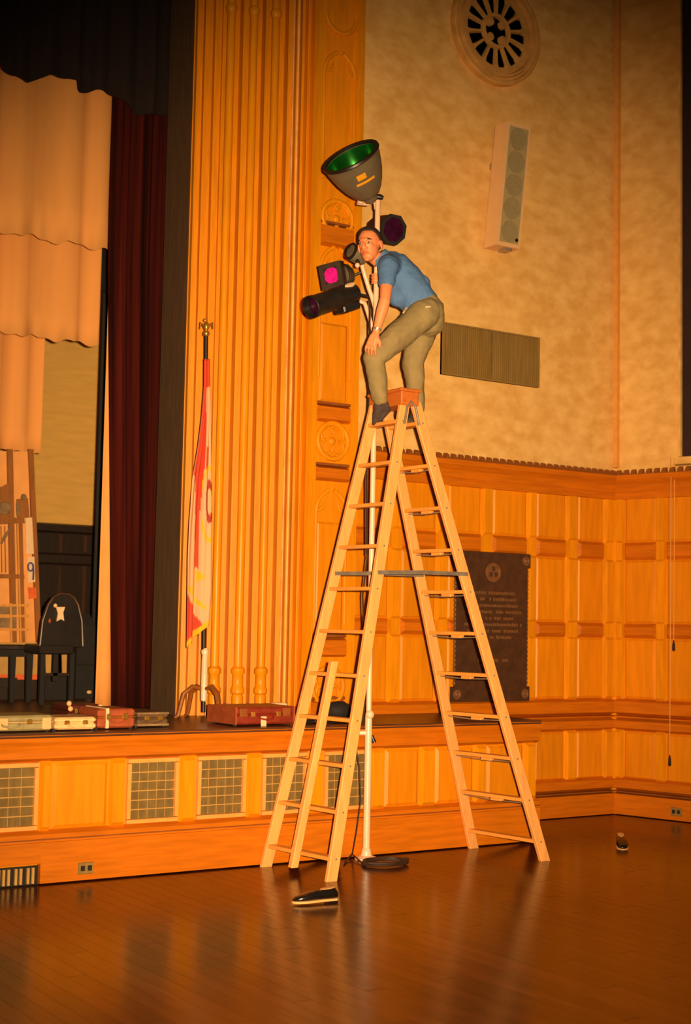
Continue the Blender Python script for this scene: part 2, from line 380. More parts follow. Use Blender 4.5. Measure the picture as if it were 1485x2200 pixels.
MB().lathe((bx1-.05, yf(sz0+.07)-.004, sz0+.07), nz_, [(0, .018), (.006, .016), (.007, 0)], 14).build('badge', M_black, sp)
MB().box((bx0+.12, by0+.02, sz0-.025), (bx0+.2, by0+.12, sz0-.001)).build('bracket', M_steel, sp)

pq = thing('bronze_plaque', (7.9, YW-.02, 1.04), 'dark bronze memorial plaque with raised lettering on the oak wainscot', 'plaque')
px0, px1, pz0, pz1 = 7.465, 8.34, 1.045, 2.345
t = MB()
out = []
def scal(a, b, n, amp, f):
    return [f(a+(b-a)*i/n, amp*(1 if i % 2 else 0)) for i in range(n)]
ear = .0
t.frust(OA, X3, NA, px0+.035, px1-.035, pz0, pz1, .0165, .042, .006)
t.frust(OA, X3, NA, px0, px0+.12, pz0, pz0+.13, -.0+.0165, .040, .006); t.frust(OA, X3, NA, px1-.12, px1, pz0, pz0+.13, -.0+.0165, .040, .006)
t.frust(OA, X3, NA, px0, px0+.12, pz1-.13, pz1, -.0+.0165, .040, .006); t.frust(OA, X3, NA, px1-.12, px1, pz1-.13, pz1, -.0+.0165, .040, .006)
t.build('plate', M_bronze, pq)
for x, z in [(px0+.06, pz0+.065), (px1-.06, pz0+.065), (px0+.06, pz1-.065), (px1-.06, pz1-.065)]:
    r = MB().lathe((x, YW-.040, z), NA, [(0, .042), (.006, .04), (.008, .026), (.004, .02), (.012, .012), (.013, 0)], 16).build('corner_rosette', M_bronzel, pq, smooth=True)
t = MB()
for k in range(26):
    z = pz0+.16+(pz1-pz0-.32)*k/25
    t.ball((px0+.036, YW-.028, z), .018, 8, (.8, .8, 1.2)); t.ball((px1-.036, YW-.028, z), .018, 8, (.8, .8, 1.2))
t.build('beaded_edge', M_bronzel, pq, smooth=True, kind='stuff')
cx, cz = 7.905, 2.165
MB().lathe((cx, YW-.042, cz), NA, [(0, .085), (.006, .083), (.008, .07), (.003, .066), (.003, .0)], 28).build('emblem_disc', M_bronzel, pq, smooth=True)
t = MB()
for k in range(3):
    a = PI/2+k*2*PI/3; u = X3*math.cos(a)+Z3*math.sin(a)
    t.lathe(V((cx, YW-.045, cz))+u*.033, NA, [(0, .022), (.006, .018), (.007, 0)], 12)
t.build('emblem_relief', M_bronze, pq, smooth=True)
t = MB(); rr = random.Random(3)
for li, (z, hw) in enumerate([(1.985, .25), (1.93, .28), (1.875, .31), (1.82, .31), (1.765, .26), (1.71, .31), (1.655, .28), (1.60, .22), (1.40, .16)]):
    x = cx-hw
    while x < cx+hw:
        wd = rr.uniform(.012, .022)
        if rr.random() > .16: t.frust(OA, X3, NA, x, x+wd, z-.013, z+.013+rr.uniform(-.004, .004), .041, .0455, .001)
        x += wd+.007
t.build('raised_lettering', M_bronzel, pq, kind='stuff')

# window with dark hanging on the side wall, its pull cord, outlets
wn = struct('window_2', C2+D2*1.2+Z3*3.26, 'tall dark red curtained window at the edge of the side wall')
MB().frust(C2, D2, N2, .69, 2.3, 3.27, 8.6, -.028, -.005, .0).build('dark_hanging', M_wing, wn)
MB().frust(C2, D2, N2, .62, 2.36, 3.185, 3.265, -.03, .05, .01).build('sill', M_plast, wn)
MB().frust(C2, D2, N2, .655, .69, 3.26, 8.6, -.03, .02, .006).build('frame', M_plast, wn)
def cord(s0, z0, s1, z1, lab, dd):
    a, b = C2+D2*s0+N2*dd+Z3*z0, C2+D2*s1+N2*dd+Z3*z1
    r = thing('pull_cord', b, lab, 'cord')
    MB().tube([a, (a+b)/2, b+Z3*.05], .0035, 6).build('string', M_cord, r)
    MB().lathe(b-Z3*.045, Z3, [(0, .006), (.01, .014), (.06, .012), (.09, .006), (.1, .004)], 10).build('tassel', M_blackm, r, smooth=True)
cord(.635, 3.25, .625, .53, 'long pale pull cord hanging lowest down the side wall', .105)
cord(.66, 3.25, .652, 1.55, 'shorter pull cord with dark tassel beside the window cord', .085)
def outlet(o, d, n, s, z, lab):
    c = o+d*s+Z3*z
    r = thing('wall_outlet', c, lab, 'outlet')
    MB().frust(o, d, n, s-.055, s+.055, z-.038, z+.038, .0, .008, .004).build('plate', M_olive, r)
    for k in (-1, 1): MB().frust(o+n*.008, d, n, s+k*.024-.016, s+k*.024+.016, z-.018, z+.018, -.002, .003, .003).build('socket', M_blackm, r)
outlet(C2+N2*.0555, D2, N2, .664, .085, 'small dark outlet on the baseboard of the side wall')

# ------------------------------------------------------------------ stage front
OS = V((0, YS, 0))
sf = MB().box((.6, YS+.02, 0), (7.62, YS+.2, ZS-.03)).build('wall_stage', M_panel); sf['kind'] = 'structure'; sf['label'] = 'orange oak front of the stage with vents'
MB().box((7.55, YS+.2, 0), (7.62, YW, ZS-.03)).build('return_panel', M_panel, sf)
sto = [(2.30, 2.42), (2.84, 2.96), (3.44, 3.525), (3.925, 4.045), (4.437, 4.567), (4.96, 5.078), (5.462, 5.598), (6.0, 6.135), (6.462, 6.605), (6.985, 7.105), (7.49, 7.61)]
vents = {(2.96, 3.44), (4.045, 4.437), (4.567, 4.96), (5.078, 5.462), (5.598, 6.0)}
for a, b in sto: MB().frust(OS, X3, NA, a, b, .31, .795, -.03, .02, .022, .05).build('stile', M_woodv, sf)
for a, b in zip(sto[:-1], sto[1:]):
    s0, s1 = a[1], b[0]
    if (s0, s1) in vents:
        s0 += .004; s1 -= .004
        f = MB()
        for q in [(s0, s1, .34, .372), (s0, s1, .738, .77), (s0, s0+.032, .372, .738), (s1-.032, s1, .372, .738)]: f.frust(OS, X3, NA, q[0], q[1], q[2], q[3], -.03, .008, .003)
        fo = f.build('vent', M_lat, sf)
        MB().frust(OS, X3, NA, s0+.03, s1-.03, .37, .74, -.0195, -.014, 0).build('dark_backing', M_olivd, fo)
        lt = MB()
        nb = 6
        for i in range(1, nb):
            z = .372+.366*i/nb; lt.frust(OS, X3, NA, s0+.03, s1-.03, z-.004, z+.004, -.02, -.006, .001)
        for i in range(1, 5):
            x = s0+.03+(s1-s0-.06)*i/5; lt.frust(OS, X3, NA, x-.0022, x+.0022, .372, .738, -.02, -.012, .001)
        lt.build('lattice', M_bar, fo, kind='stuff')
    else:
        MB().frust(OS, X3, NA, s0+.003, s1-.003, .335, .77, -.025, -.004, .03).build('panel', M_panel, sf)
MB().frust(OS, X3, NA, .6, 7.62, .765, .865, -.03, .03, 0, .03).build('rail', M_woodh, sf)
MB().frust(OS, X3, NA, .6, 7.62, .22, .345, -.03, .03, 0, .03).build('rail', M_woodh, sf)
MB().frust(OS, X3, NA, .6, 7.62, .275, .292, -.03, .04, 0, .005).build('cove_bead', M_oakdk, sf)
lp = MB(); P = lambda s, z, h: V((s, YS-h, z))
for z0, z1, h0, h1 in [(.835, .875, .03, .045), (.875, .90, .045, .06), (.90, .945, .062, .074)]:
    lp.hexa([P(.6, z0, -.03), P(7.62, z0, -.03), P(7.62, z0, h0), P(.6, z0, h0)], [P(.6, z1, -.03), P(7.62, z1, -.03), P(7.62, z1, h1), P(.6, z1, h1)])
lp.build('lip_moulding', M_woodh, sf)
bs = MB().frust(OS, X3, NA, 3.45, 7.62, 0, .275, -.03, .04, 0, .01).build('baseboard_stage', M_woodh); bs['kind'] = 'structure'
MB().frust(OS, X3, NA, .6, 3.45, .125, .275, -.03, .04, 0, .01).build('rail', M_woodh, sf)
rg = thing('floor_register', (3.2, YS, 0), 'low dark air register under the stage front beside the baseboard end', 'vent')
MB().box((2.5, YS-.012, 0.002), (3.445, YS-.004, .122)).build('backing', M_blackm, rg)
t = MB(); x = 2.52; rr = random.Random(5)
while x < 3.42:
    t.box((x, YS-.03, .012), (x+.016, YS-.012, .112)); x += rr.choice([.032, .032, .048])
t.build('register_bars', M_bar, rg, kind='stuff')
outlet(OS+NA*.0405, X3, NA, 3.76, .085, 'small dark outlet on the baseboard below the stage')
# stage floor boards
fs = MB().box((.5, YL+.02, ZS-.05), (7.62, 16.2, ZS-.012)).build('floor_stage', M_stfl); fs['kind'] = 'structure'; fs['label'] = 'dark worn boards of the stage floor'
sb = MB().hexa([(0, .0015, ZS-.03), (3.548, .0015, ZS-.03), (3.548, .1085, ZS-.03), (0, .1085, ZS-.03)], [(0.001, .003, ZS), (3.547, .003, ZS), (3.547, .107, ZS), (.001, .107, ZS)])
s0_ = sb.build('plank', M_stfl, fs); s0_.location = (.5, YL, 0)
for i in range(0, 62):
    for j in range(2):
        if i == 0 and j == 0: continue
        c = s0_.copy(); COL.objects.link(c); c.location = (.5+j*3.55, YL+i*.11, 0)

# ------------------------------------------------------------------ proscenium: carved pilaster and splayed jamb of colonnettes
pr = struct('wall_proscenium', (5.9, 9.8, ZS), 'carved orange oak proscenium pilaster with clustered colonnettes')
HT = 8.6
OP = V((0, 9.66, 0))
MB().box((5.945, 9.66, ZS), (6.43, 9.78, HT)).build('pilaster_core', M_panel, pr)
PXa, PXb = 5.95, 6.43
MB().frust(OP, X3, NA, 5.945, 6.03, ZS, HT, 0, .05, .018, 0).build('stile', M_woodv, pr)
MB().frust(OP, X3, NA, 6.345, 6.43, ZS, HT, 0, .05, .018, 0).build('stile', M_woodv, pr)
def zp(x, y): return PY(x, y, 9.61).z
for yb, yt in [(525, 478), (905, 868), (1032, 1000), (1412, 1370), (1545, 1505)]:
    MB().frust(OP, X3, NA, 6.02, 6.355, zp(700, yb), zp(700, yt), 0, .055, .02, .02).build('rail', M_woodh, pr)
    MB().frust(OP, X3, NA, 6.02, 6.355, zp(700, yt), zp(700, yt)+.03, 0, .035, .01, .005).build('rail', M_oakdk, pr)
def ring(cx, cz, R, r, a0=0, a1=2*PI, nm='carved_ring', h=.02, m=None):
    n = 26; cl = abs(a1-a0-2*PI) < 1e-6
    pts = [V((cx+R*math.cos(a0+(a1-a0)*i/n), 9.66-h, cz+R*math.sin(a0+(a1-a0)*i/n))) for i in range(n+1)]
    MB().tube(pts, r, 8, cap=not cl).build(nm, m or M_woodv, pr, smooth=True)
for yc in (462, 945, 1475):
    cz = zp(700, yc); cx = 6.187
    ring(cx, cz, .145, .022)
    for k in range(4):
        a = PI/4+k*PI/2
        ring(cx+.07*math.cos(a), cz+.07*math.sin(a), .058, .013, a-2.2, a+2.2, 'carved_lobe', .012)
    MB().ball((cx, 9.655, cz), .035, 12, (1, .7, 1)).build('carved_boss', M_woodv, pr, smooth=True)
for yc, w_ in [(1100, .145), (1440, .0), (150, .15), (575, .15)]:
    if not w_: continue
    cz = zp(700, yc); cx = 6.187
    ring(cx+w_*.35, cz, w_*1.35, .018, PI*.62, PI, 'carved_arch', .018); ring(cx-w_*.35, cz, w_*1.35, .018, 0, PI*.38, 'carved_arch', .018)
    for k in (-1, 1):
        MB().tube([V((cx+k*w_, 9.65, cz)), V((cx+k*w_*.55, 9.648, cz+.03)), V((cx+k*w_*.42, 9.65, cz+.1))], [.008, .017, .006], 8).build('carved_cusp', M_woodv, pr, smooth=True)
        MB().tube([V((cx+k*w_, 9.645, cz)), V((cx+k*w_, 9.645, cz-.5)), V((cx+k*w_, 9.645, cz-.9))], .014, 8).build('carved_bead', M_woodv, pr, smooth=True)
ring(6.187, zp(700, 20), .15, .02, PI, 2*PI, 'carved_arch')
for (ya, yb) in [(860, 690), (1360, 1120)]:
    MB().frust(OP, X3, NA, 6.055, 6.32, zp(700, ya), zp(700, yb), 0, .014, .02).build('panel', M_panel, pr)
# splay: JL (left end) to JR (at the pilaster)
JL, JR = V((5.02, 9.99, 0)), V((5.95, 9.68, 0))
JD = (JR-JL); JLEN = JD.length; JD.normalize(); JN = V((JD.y, -JD.x, 0))
if JN.y > 0: JN = -JN
MB().frust(JL, JD, JN, 0, JLEN+.02, ZS, HT, -.25, -.04, 0).build('splay_core', M_woodv, pr)
def fil(t, wdt, h, m=None, c=None, zb=None):
    MB().frust(JL, JD, JN, t-wdt/2, t+wdt/2, zb or ZS, HT, -.05, h, c if c is not None else wdt*.3, .0).build('fillet', m or M_woodv, pr)
T = lambda px: JLEN*(px-383)/(640-383)       # spacing measured near the foot of the jamb
def colon(t, r, zb, based=True):
    o = JL+JD*t+JN*.0
    MB().lathe(o+Z3*zb, Z3, [(0, r), (HT-zb, r)], 16).build('colonnette', M_woodv, pr, smooth=True)
    if based:
        prof = [(0, r*1.35), (.15, r*1.35), (.165, r*1.2), (.18, r*1.6), (.21, r*1.6), (.23, r*1.3), (.32, r*1.25), (.335, r*1.6), (.365, r*1.6), (.385, r*1.05)]
        MB().lathe(o+Z3*ZS, Z3, prof, 14).build('colonnette_base', M_woodv, pr, smooth=True)
fil(T(389), .035, .02); fil(T(404), .018, .03); fil(T(426), .03, .03)
for px in (459, 508, 556): colon(T(px), .034, ZS)
for px in (484, 532, 582):
    fil(T(px), .034, .062, c=.012, zb=ZS+.09)
    b_ = MB(); o = JL+JD*T(px)
    b_.hexa([o-JD*.04-JN*.05+Z3*ZS, o+JD*.04-JN*.05+Z3*ZS, o+JD*.04+JN*.07+Z3*ZS, o-JD*.04+JN*.07+Z3*ZS], [o-JD*.012-JN*.05+Z3*(ZS+.1), o+JD*.012-JN*.05+Z3*(ZS+.1), o+JD*.012+JN*.062+Z3*(ZS+.1), o-JD*.012+JN*.062+Z3*(ZS+.1)])
    b_.build('fillet_stop', M_oakdk, pr)
fil(T(443), .016, .0)
fil(T(601), .022, .05); fil(T(613), .02, .042); fil(T(628), .05, .02, c=.02)
for px in (459, 508, 556):
    o = JL+JD*T(px)
    MB().lathe(o+Z3*6.62, Z3, [(0, .035), (.02, .045), (.05, .045), (.07, .035)], 14).build('colonnette_ring', M_woodv, pr, smooth=True)
# reveal behind the jamb
rv = MB()
rv.hexa([JL+V((.0, .03, ZS)), JL+V((.35, .35, ZS)), V((5.75, 10.75, ZS)), V((5.10, 10.62, ZS))], [JL+V((.0, .03, HT)), JL+V((.35, .35, HT)), V((5.75, 10.75, HT)), V((5.10, 10.62, HT))])
rv.build('reveal', M_revl, pr)

# ------------------------------------------------------------------ curtains and stage drapes
def pleat(name, x0, x1, y, z0f, z1, amp, per, m, label, cat, seed, n=180, th=.012, rough=.35, group=None, sway=0.0, nz=10, skew=0.0):
    rr = random.Random(seed); ph = [rr.uniform(0, 6.28) for _ in range(4)]
    rows = []
    for j in range(nz+1):
        v = j/nz; row = []
        for i in range(n+1):
            u = i/n; x = x0+(x1-x0)*u; zb = z0f(u)
            z = zb+(z1-zb)*v
            k = 2*PI*(x-x0)/per
            d = math.sin(k+ph[0]+rough*math.sin(k*.37+ph[1])+sway*(1-v)*math.sin(k*.21+ph[2]))
            d = math.copysign(abs(d)**.8, d)
            row.append(V((x+skew*max(0, 1-v/.52)*(1-u)+.2*amp*math.cos(k*1.7+ph[2]), y+amp*d*(1+.25*(1-v))+amp*.5*math.sin(k*.45+ph[3]), z)))
        rows.append(row)
    o = MB().sheet(rows, V((0, th, 0))).build(name, m, None, smooth='all')
    tag(o, label, cat, group); return o
# main red curtain drawn to the side
YC = 10.98
cx0, cx1 = PY(211, 1500, YC).x, PY(350, 1500, YC).x
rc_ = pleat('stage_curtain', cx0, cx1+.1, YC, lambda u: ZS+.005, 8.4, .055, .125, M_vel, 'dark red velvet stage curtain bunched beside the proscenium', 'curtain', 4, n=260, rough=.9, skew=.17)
hem = MB()
# valance across the top of the opening
def zval(u):
    x = 3.0+(5.32-3.0)*u
    base = PY(120, 172, 10.86).z
    return base+.05*math.sin(x*7)+.025*math.sin(x*17+1)-(.07 if x > 4.62 else 0)
pleat('stage_valance', 2.2, 5.3, 10.82, zval, 8.4, .03, .23, M_veld, 'near-black velvet valance hanging across the top of the stage', 'curtain', 9, n=180)
# pale tiers
def tier(y, px_r, py_l, py_r, ztop, seed, lab, left=-.9):
    xr = PY(px_r, py_r, y).x; zl = PY(20, py_l, y).z
    def zf(u): x = left+(xr-left)*u; return zl+.016*math.sin(x*6.1+seed)+.010*math.sin(x*14+seed*2)
    return pleat('stage_drape', xr-2.2, xr, y, zf, ztop, .02, .36, M_drape, lab, 'drape', seed, n=150, rough=1.2, group='peach drapes hung in tiers over the stage')
tier(11.6, 246, 500, 535, 8.3, 2, 'highest and nearest peach drape hanging above the stage')
tier(12.2, 209, 716, 740, 6.6, 5, 'middle peach drape hanging below the first tier')
tier(12.8, 89, 969, 970, 5.6, 8, 'lowest peach drape, narrow, above the wooden scenery frame')
# pale lining strip at the curtain edge and black leg behind
a, b = PY(238, 540, 11.2), PY(219, 1490, 11.2)
t = MB(); rows = []; YLN = 11.13
xe = PY(205.5, 1490, YLN).x
for k in range(13):
    v = k/12; z = a.z+(ZS+.01-a.z)*v
    wdt = .02+.13*min(1, v*1.4)
    rows.append([V((xe+wdt*i/6, YLN+.010*math.sin(i*1.3), z)) for i in range(7)])
tag(t.sheet(rows, V((0, .01, 0))).build('curtain_lining', M_liner, None, smooth='all'), 'narrow peach curtain lining showing along the red curtain edge', 'curtain')
xl = PY(214, 1100, 12.95).x
tag(pleat('black_curtain', xl-.035, xl+.45, 12.95, lambda u: ZS+.005, 6.4, .012, .16, M_blackm, 'black masking curtain in the gap behind the peach lining', 'curtain', 12, n=40), 'black masking curtain in the gap behind the peach lining', 'curtain')
xg = PY(211, 590, 12.5).x
tag(pleat('black_border', xg-.1, xg+.35, 12.45, lambda u: PY(222, 625, 12.45).z, 8.3, .01, .2, M_blackm, 'short black masking border beside the middle peach drape', 'curtain', 13, n=30), 'short black masking border beside the middle peach drape', 'curtain')
# rear wall with dark wainscot
YR = 15.2
bw = MB().box((2.0, YR, ZS), (9.0, YR+.2, 8.6)).build('wall_rear', M_bwall); bw['kind'] = 'structure'; bw['label'] = 'yellowish plaster wall at the back of the stage'
zw = PY(150, 1126, YR-.05).z
MB().box((2.0, YR-.05, ZS), (9.0, YR-.002, zw)).build('dark_wainscot', M_dkwood, bw)
ORR = V((0, YR-.05, 0))
MB().frust(ORR, X3, NA, 2.0, 9.0, zw-.11, zw, 0, .05, 0, .02).build('rail', M_dkwood, bw)
MB().frust(ORR, X3, NA, 2.0, 9.0, PY(150, 1215, YR).z, PY(150, 1190, YR).z, 0, .03, 0, .02).build('rail', M_dkwood, bw)
for px in (-60, -5, 45, 130, 183):
    xx = PY(px, 1170, YR-.05).x
    MB().frust(ORR, X3, NA, xx-.02, xx+.02, PY(px, 1190, YR).z, zw-.11, 0, .03, .014).build('stile', M_dkwood2, bw)
    MB().frust(ORR, X3, NA, xx-.02, xx+.02, ZS, PY(px, 1215, YR).z, 0, .03, .014).build('stile', M_dkwood2, bw)
sw = MB().box((7.0, 10.8, ZS), (7.2, 15.2, 8.6)).build('wall_stage_side', M_bwall); sw['kind'] = 'structure'

# ------------------------------------------------------------------ things at the back of the stage
YF = 12.6
def fp(x, y, dy=0): return PY(x, y, YF+dy)
base = fp(40, 1500); base.z = ZS
sc = thing('scenery_frame', base, 'tall brown wooden scenery frame with pale panels and a blue painted 9', 'scenery')
def post(x0, y0, x1, y1, wpx, nm, m, d=.03, dy=0):
    a, b = fp(x0, y0, dy), fp(x1, y1, dy); wd = wpx*.0048
    if b.z < ZS+.02: b.z = ZS
    MB().hexa([a-X3*wd/2, a+X3*wd/2, a+X3*wd/2+Y3*d, a-X3*wd/2+Y3*d], [b-X3*wd/2, b+X3*wd/2, b+X3*wd/2+Y3*d, b-X3*wd/2+Y3*d]).build(nm, m, sc)
post(67, 965, 88, 1530, 10, 'post', M_frame); post(22, 965, 32, 1530, 11, 'post', M_frame); post(44, 1110, 52, 1530, 8, 'post', M_frame, dy=.002)
post(38, 1120, 45, 1380, 3, 'edge_strip', M_framel, .02, -.025)
def slab(pts, nm, m, d=.012, dy=.0, par=None):
    MB().prism([fp(x, y, dy) for x, y in pts], Y3*d).build(nm, m, par or sc)
slab([(-60, 968), (66, 970), (84, 1380), (-60, 1380)], 'canvas', M_canv, .01, .035)
slab([(-60, 1060), (5, 1045), (22, 1036), (30, 1125), (-60, 1130)], 'painted_board', M_frame, .012, -.02)
slab([(36, 1072), (60, 1070), (64, 1112), (38, 1114)], 'painted_board', M_frame, .012, -.02)
slab([(-60, 1112), (52, 1112), (54, 1124), (-60, 1126)], 'crossbar', M_frame, .02, -.035)
slab([(-60, 1232), (52, 1234), (53, 1243), (-60, 1242)], 'crossbar', M_frame, .02, -.035)
MB().lathe(fp(10, 1092, -.03), NA, [(0, .06), (.01, .055), (.012, 0)], 20).build('painted_disc', M_prop, sc, smooth=True)
MB().lathe(fp(51, 1068, -.03), NA, [(0, .03), (.012, .024), (.014, 0)], 16).build('knob', M_prop, sc, smooth=True)
slab([(35, 1080), (41, 1080), (42, 1108), (36, 1108)], 'painted_strip', M_prop, .01, -.04)
slab([(55, 1112), (69, 1112), (73, 1190), (56, 1190)], 'card', M_white, .004, -.005)
slab([(58, 1196), (74, 1196), (76, 1250), (60, 1252)], 'card', M_white, .004, -.005)
slab([(60, 1262), (77, 1262), (79, 1285), (62, 1287)], 'card', M_orng, .004, -.005)
pts = []
for k in range(15):
    a = 2*PI*k/14+PI*.1; pts.append(fp(65.5+5.5*math.cos(a), 1218-9*math.sin(a), -.012))
MB().tube(pts, .008, 6, cap=False).build('painted_number', M_blue, sc)
MB().tube([fp(71, 1212, -.012), fp(72, 1230, -.012), fp(71, 1246, -.012)], .0085, 6).build('painted_number', M_blue, sc)
for x in (2, 10, 18, 26): MB().tube([fp(x, 1130, -.01), fp(x+2, 1230, -.01)], .005, 6).build('painted_line', M_frame, sc)
MB().tube([fp(2, 1168, -.015), fp(12, 1150, -.015), fp(25, 1130, -.015)], [.012, .016, .004], 6).build('painted_line', M_prop, sc)
# window-like grid low on the frame
for y in (1298, 1321, 1350): slab([(-60, y), (62, y), (63, y+5), (-60, y+5)], 'grid_bar', M_framel, .015, -.03)
for x in (-25, 21, 52): slab([(x, 1296), (x+4, 1296), (x+6, 1386), (x+2, 1386)], 'grid_bar', M_framel, .015, -.034)
for (x0, x1) in [(-22, 20), (26, 36)]:
    for (y0, y1) in [(1303, 1320), (1327, 1349)]: slab([(x0, y0), (x1, y0), (x1, y1), (x0, y1)], 'grid_pane', M_prop, .006, -.01)

# dark bench, round-backed chair, tall black case
YT = 12.0
def tp(x, y, Y=YT): return PY(x, y, Y)
xa, xb = tp(-70, 1400).x, tp(70, 1400).x
tb = thing('long_bench', (tp(30, 1400).x, YT+.2, ZS), 'long low dark bench standing before the scenery frame', 'bench')
zt = tp(60, 1386).z; z2 = tp(60, 1411).z
MB().cbox((xa, YT-.02, zt-.04), (xb, YT+.30, zt), .006).build('seat', M_dkwood, tb)
MB().box((xa+.03, YT, z2), (xb-.03, YT+.03, zt-.04)).build('apron', M_blackm, tb)
for px, wd in ((-40, .03), (26, .026), (62, .03)):
    for y in (YT+.0, YT+.26):
        x = tp(px, 1440, y).x; MB().hexa([(x-wd, y-.02, z2+.02), (x+wd, y-.02, z2+.02), (x+wd, y+.03, z2+.02), (x-wd, y+.03, z2+.02)], [(x-wd*.7, y-.02, ZS), (x+wd*.7, y-.02, ZS), (x+wd*.7, y+.02, ZS), (x-wd*.7, y+.02, ZS)]).build('leg', M_blackm, tb)
MB().box((xa+.03, YT+.27, tp(50, 1480).z), (xb-.03, YT+.30, tp(50, 1459).z)).build('stretcher', M_dkwood, tb)
bp_ = thing('leaning_board', (tp(50, 1450).x, 12.45, ZS), 'pale board with an orange edge leaning behind the low dark bench', 'board')
MB().prism([PY(x, y, 12.45) for x, y in [(-60, 1380), (84, 1380), (84, 1449), (-60, 1449)]], Y3*.015).build('face', M_bar, bp_)
MB().prism([PY(x, y, 12.45) for x, y in [(-60, 1449), (84, 1449), (84, 1460), (-60, 1460)]], Y3*.02).build('edge', M_orng, bp_)
MB().box((PY(-60, 1460, 12.45).x, 12.46, ZS), (PY(84, 1460, 12.45).x, 12.48, PY(30, 1460, 12.45).z)).build('foot_board', M_dkwood, bp_)
YD = 11.55
dx = tp(130, 1400, YD).x
dc = thing('stage_chair', (dx, YD, ZS), 'black chair with a broad rounded back bearing a white emblem', 'chair')
prof = [(86, 1388), (92, 1334), (104, 1300), (116, 1283), (130, 1276), (148, 1277), (159, 1284), (168, 1300), (176, 1334), (178, 1388)]
MB().rings([[tp(132+(x-132)*.95, y+2, YD-.015) for x, y in prof], [tp(x, y, YD) for x, y in prof], [tp(x, y, YD)+Y3*.05 for x, y in prof]]).build('backrest', M_black, dc)
MB().tube([tp(x, y, YD) for x, y in prof], .011, 8).build('back_rim', M_dkwood2, dc, smooth=True)
zs = tp(130, 1388, YD).z; xl_, xr_ = tp(84, 1400, YD).x, tp(158, 1400, YD).x
MB().cbox((xl_, YD-.02, zs-.07), (xr_, YD+.36, zs+.012), .01).build('seat', M_black, dc)
for pxl in (90, 153):
    for y in (YD+.01, YD+.32):
        x = tp(pxl, 1440, y).x; MB().hexa([(x-.02, y-.02, zs-.06), (x+.02, y-.02, zs-.06), (x+.02, y+.03, zs-.06), (x-.02, y+.03, zs-.06)], [(x-.02, y-.02, ZS), (x+.02, y-.02, ZS), (x+.02, y+.02, ZS), (x-.02, y+.02, ZS)]).build('leg', M_blackm, dc)
xm = tp(120, 1420, YD).x
MB().box((xm-.02, YD, ZS+.2), (xm+.02, YD+.03, zs-.06)).build('splat', M_blackm, dc)
MB().box((xl_+.03, YD, tp(120, 1452, YD).z), (xr_-.03, YD+.03, tp(120, 1446, YD).z)).build('stretcher', M_dkwood, dc)
hg = [(121, 1304), (140, 1304), (136, 1316), (138, 1334), (131, 1330), (122, 1335), (125, 1318)]
MB().prism([tp(x, y, YD-.035) for x, y in hg], Y3*.015).build('emblem', M_white, dc)
MB().ball(tp(119, 1301, YD-.03), .018, 10).build('stud', M_white, dc, smooth=True)
MB().ball(tp(107, 1334, YD-.02), .016, 10, (.8, .6, 1.4)).build('stud', M_cbrn, dc, smooth=True)
bq = thing('music_folder', (tp(125, 1425, 12.3).x, 12.3, ZS), 'pale folders standing behind the legs of the black round-backed chair', 'folder')
for (x0, x1) in [(98, 116), (133, 144), (145, 149)]:
    MB().prism([tp(x, y, 12.3) for x, y in [(x0, 1400), (x1, 1400), (x1-1, 1449), (x0+1, 1449)]], Y3*.012).build('cover', M_bar, bq)
MB().box((tp(96, 1449, 12.3).x, 12.28, ZS), (tp(150, 1449, 12.3).x, 12.34, tp(120, 1448, 12.3).z)).build('holder', M_blackm, bq)
YB = 12.45
bc = thing('upright_case', (tp(184, 1450, YB).x, YB+.1, ZS), 'tall black upright instrument case beside the peach lining', 'instrument case')
b0_, b1_ = tp(163, 1450, YB), tp(203, 1450, YB)
zq = tp(180, 1318, YB).z
MB().rings([[V((x, y, z)) for x, y in [(b0_.x+i, YB+i), (b1_.x-i, YB+i), (b1_.x-i, YB+.24-i), (b0_.x+i, YB+.24-i)]] for z, i in [(ZS, 0), (zq-.12, 0), (zq, .05)]]).build('body', M_blackm, bc)
MB().box((b0_.x-.004, YB-.004, ZS+.3), (b1_.x+.004, YB+.245, ZS+.32)).build('seam', M_black, bc)
MB().ball(tp(170, 1376, YB-.01), .02, 10).build('clasp', M_trim, bc, smooth=True)
MB().ball(tp(192, 1487, YB-.01), .022, 10, (1.2, .6, .8)).build('clasp', M_trim, bc, smooth=True)

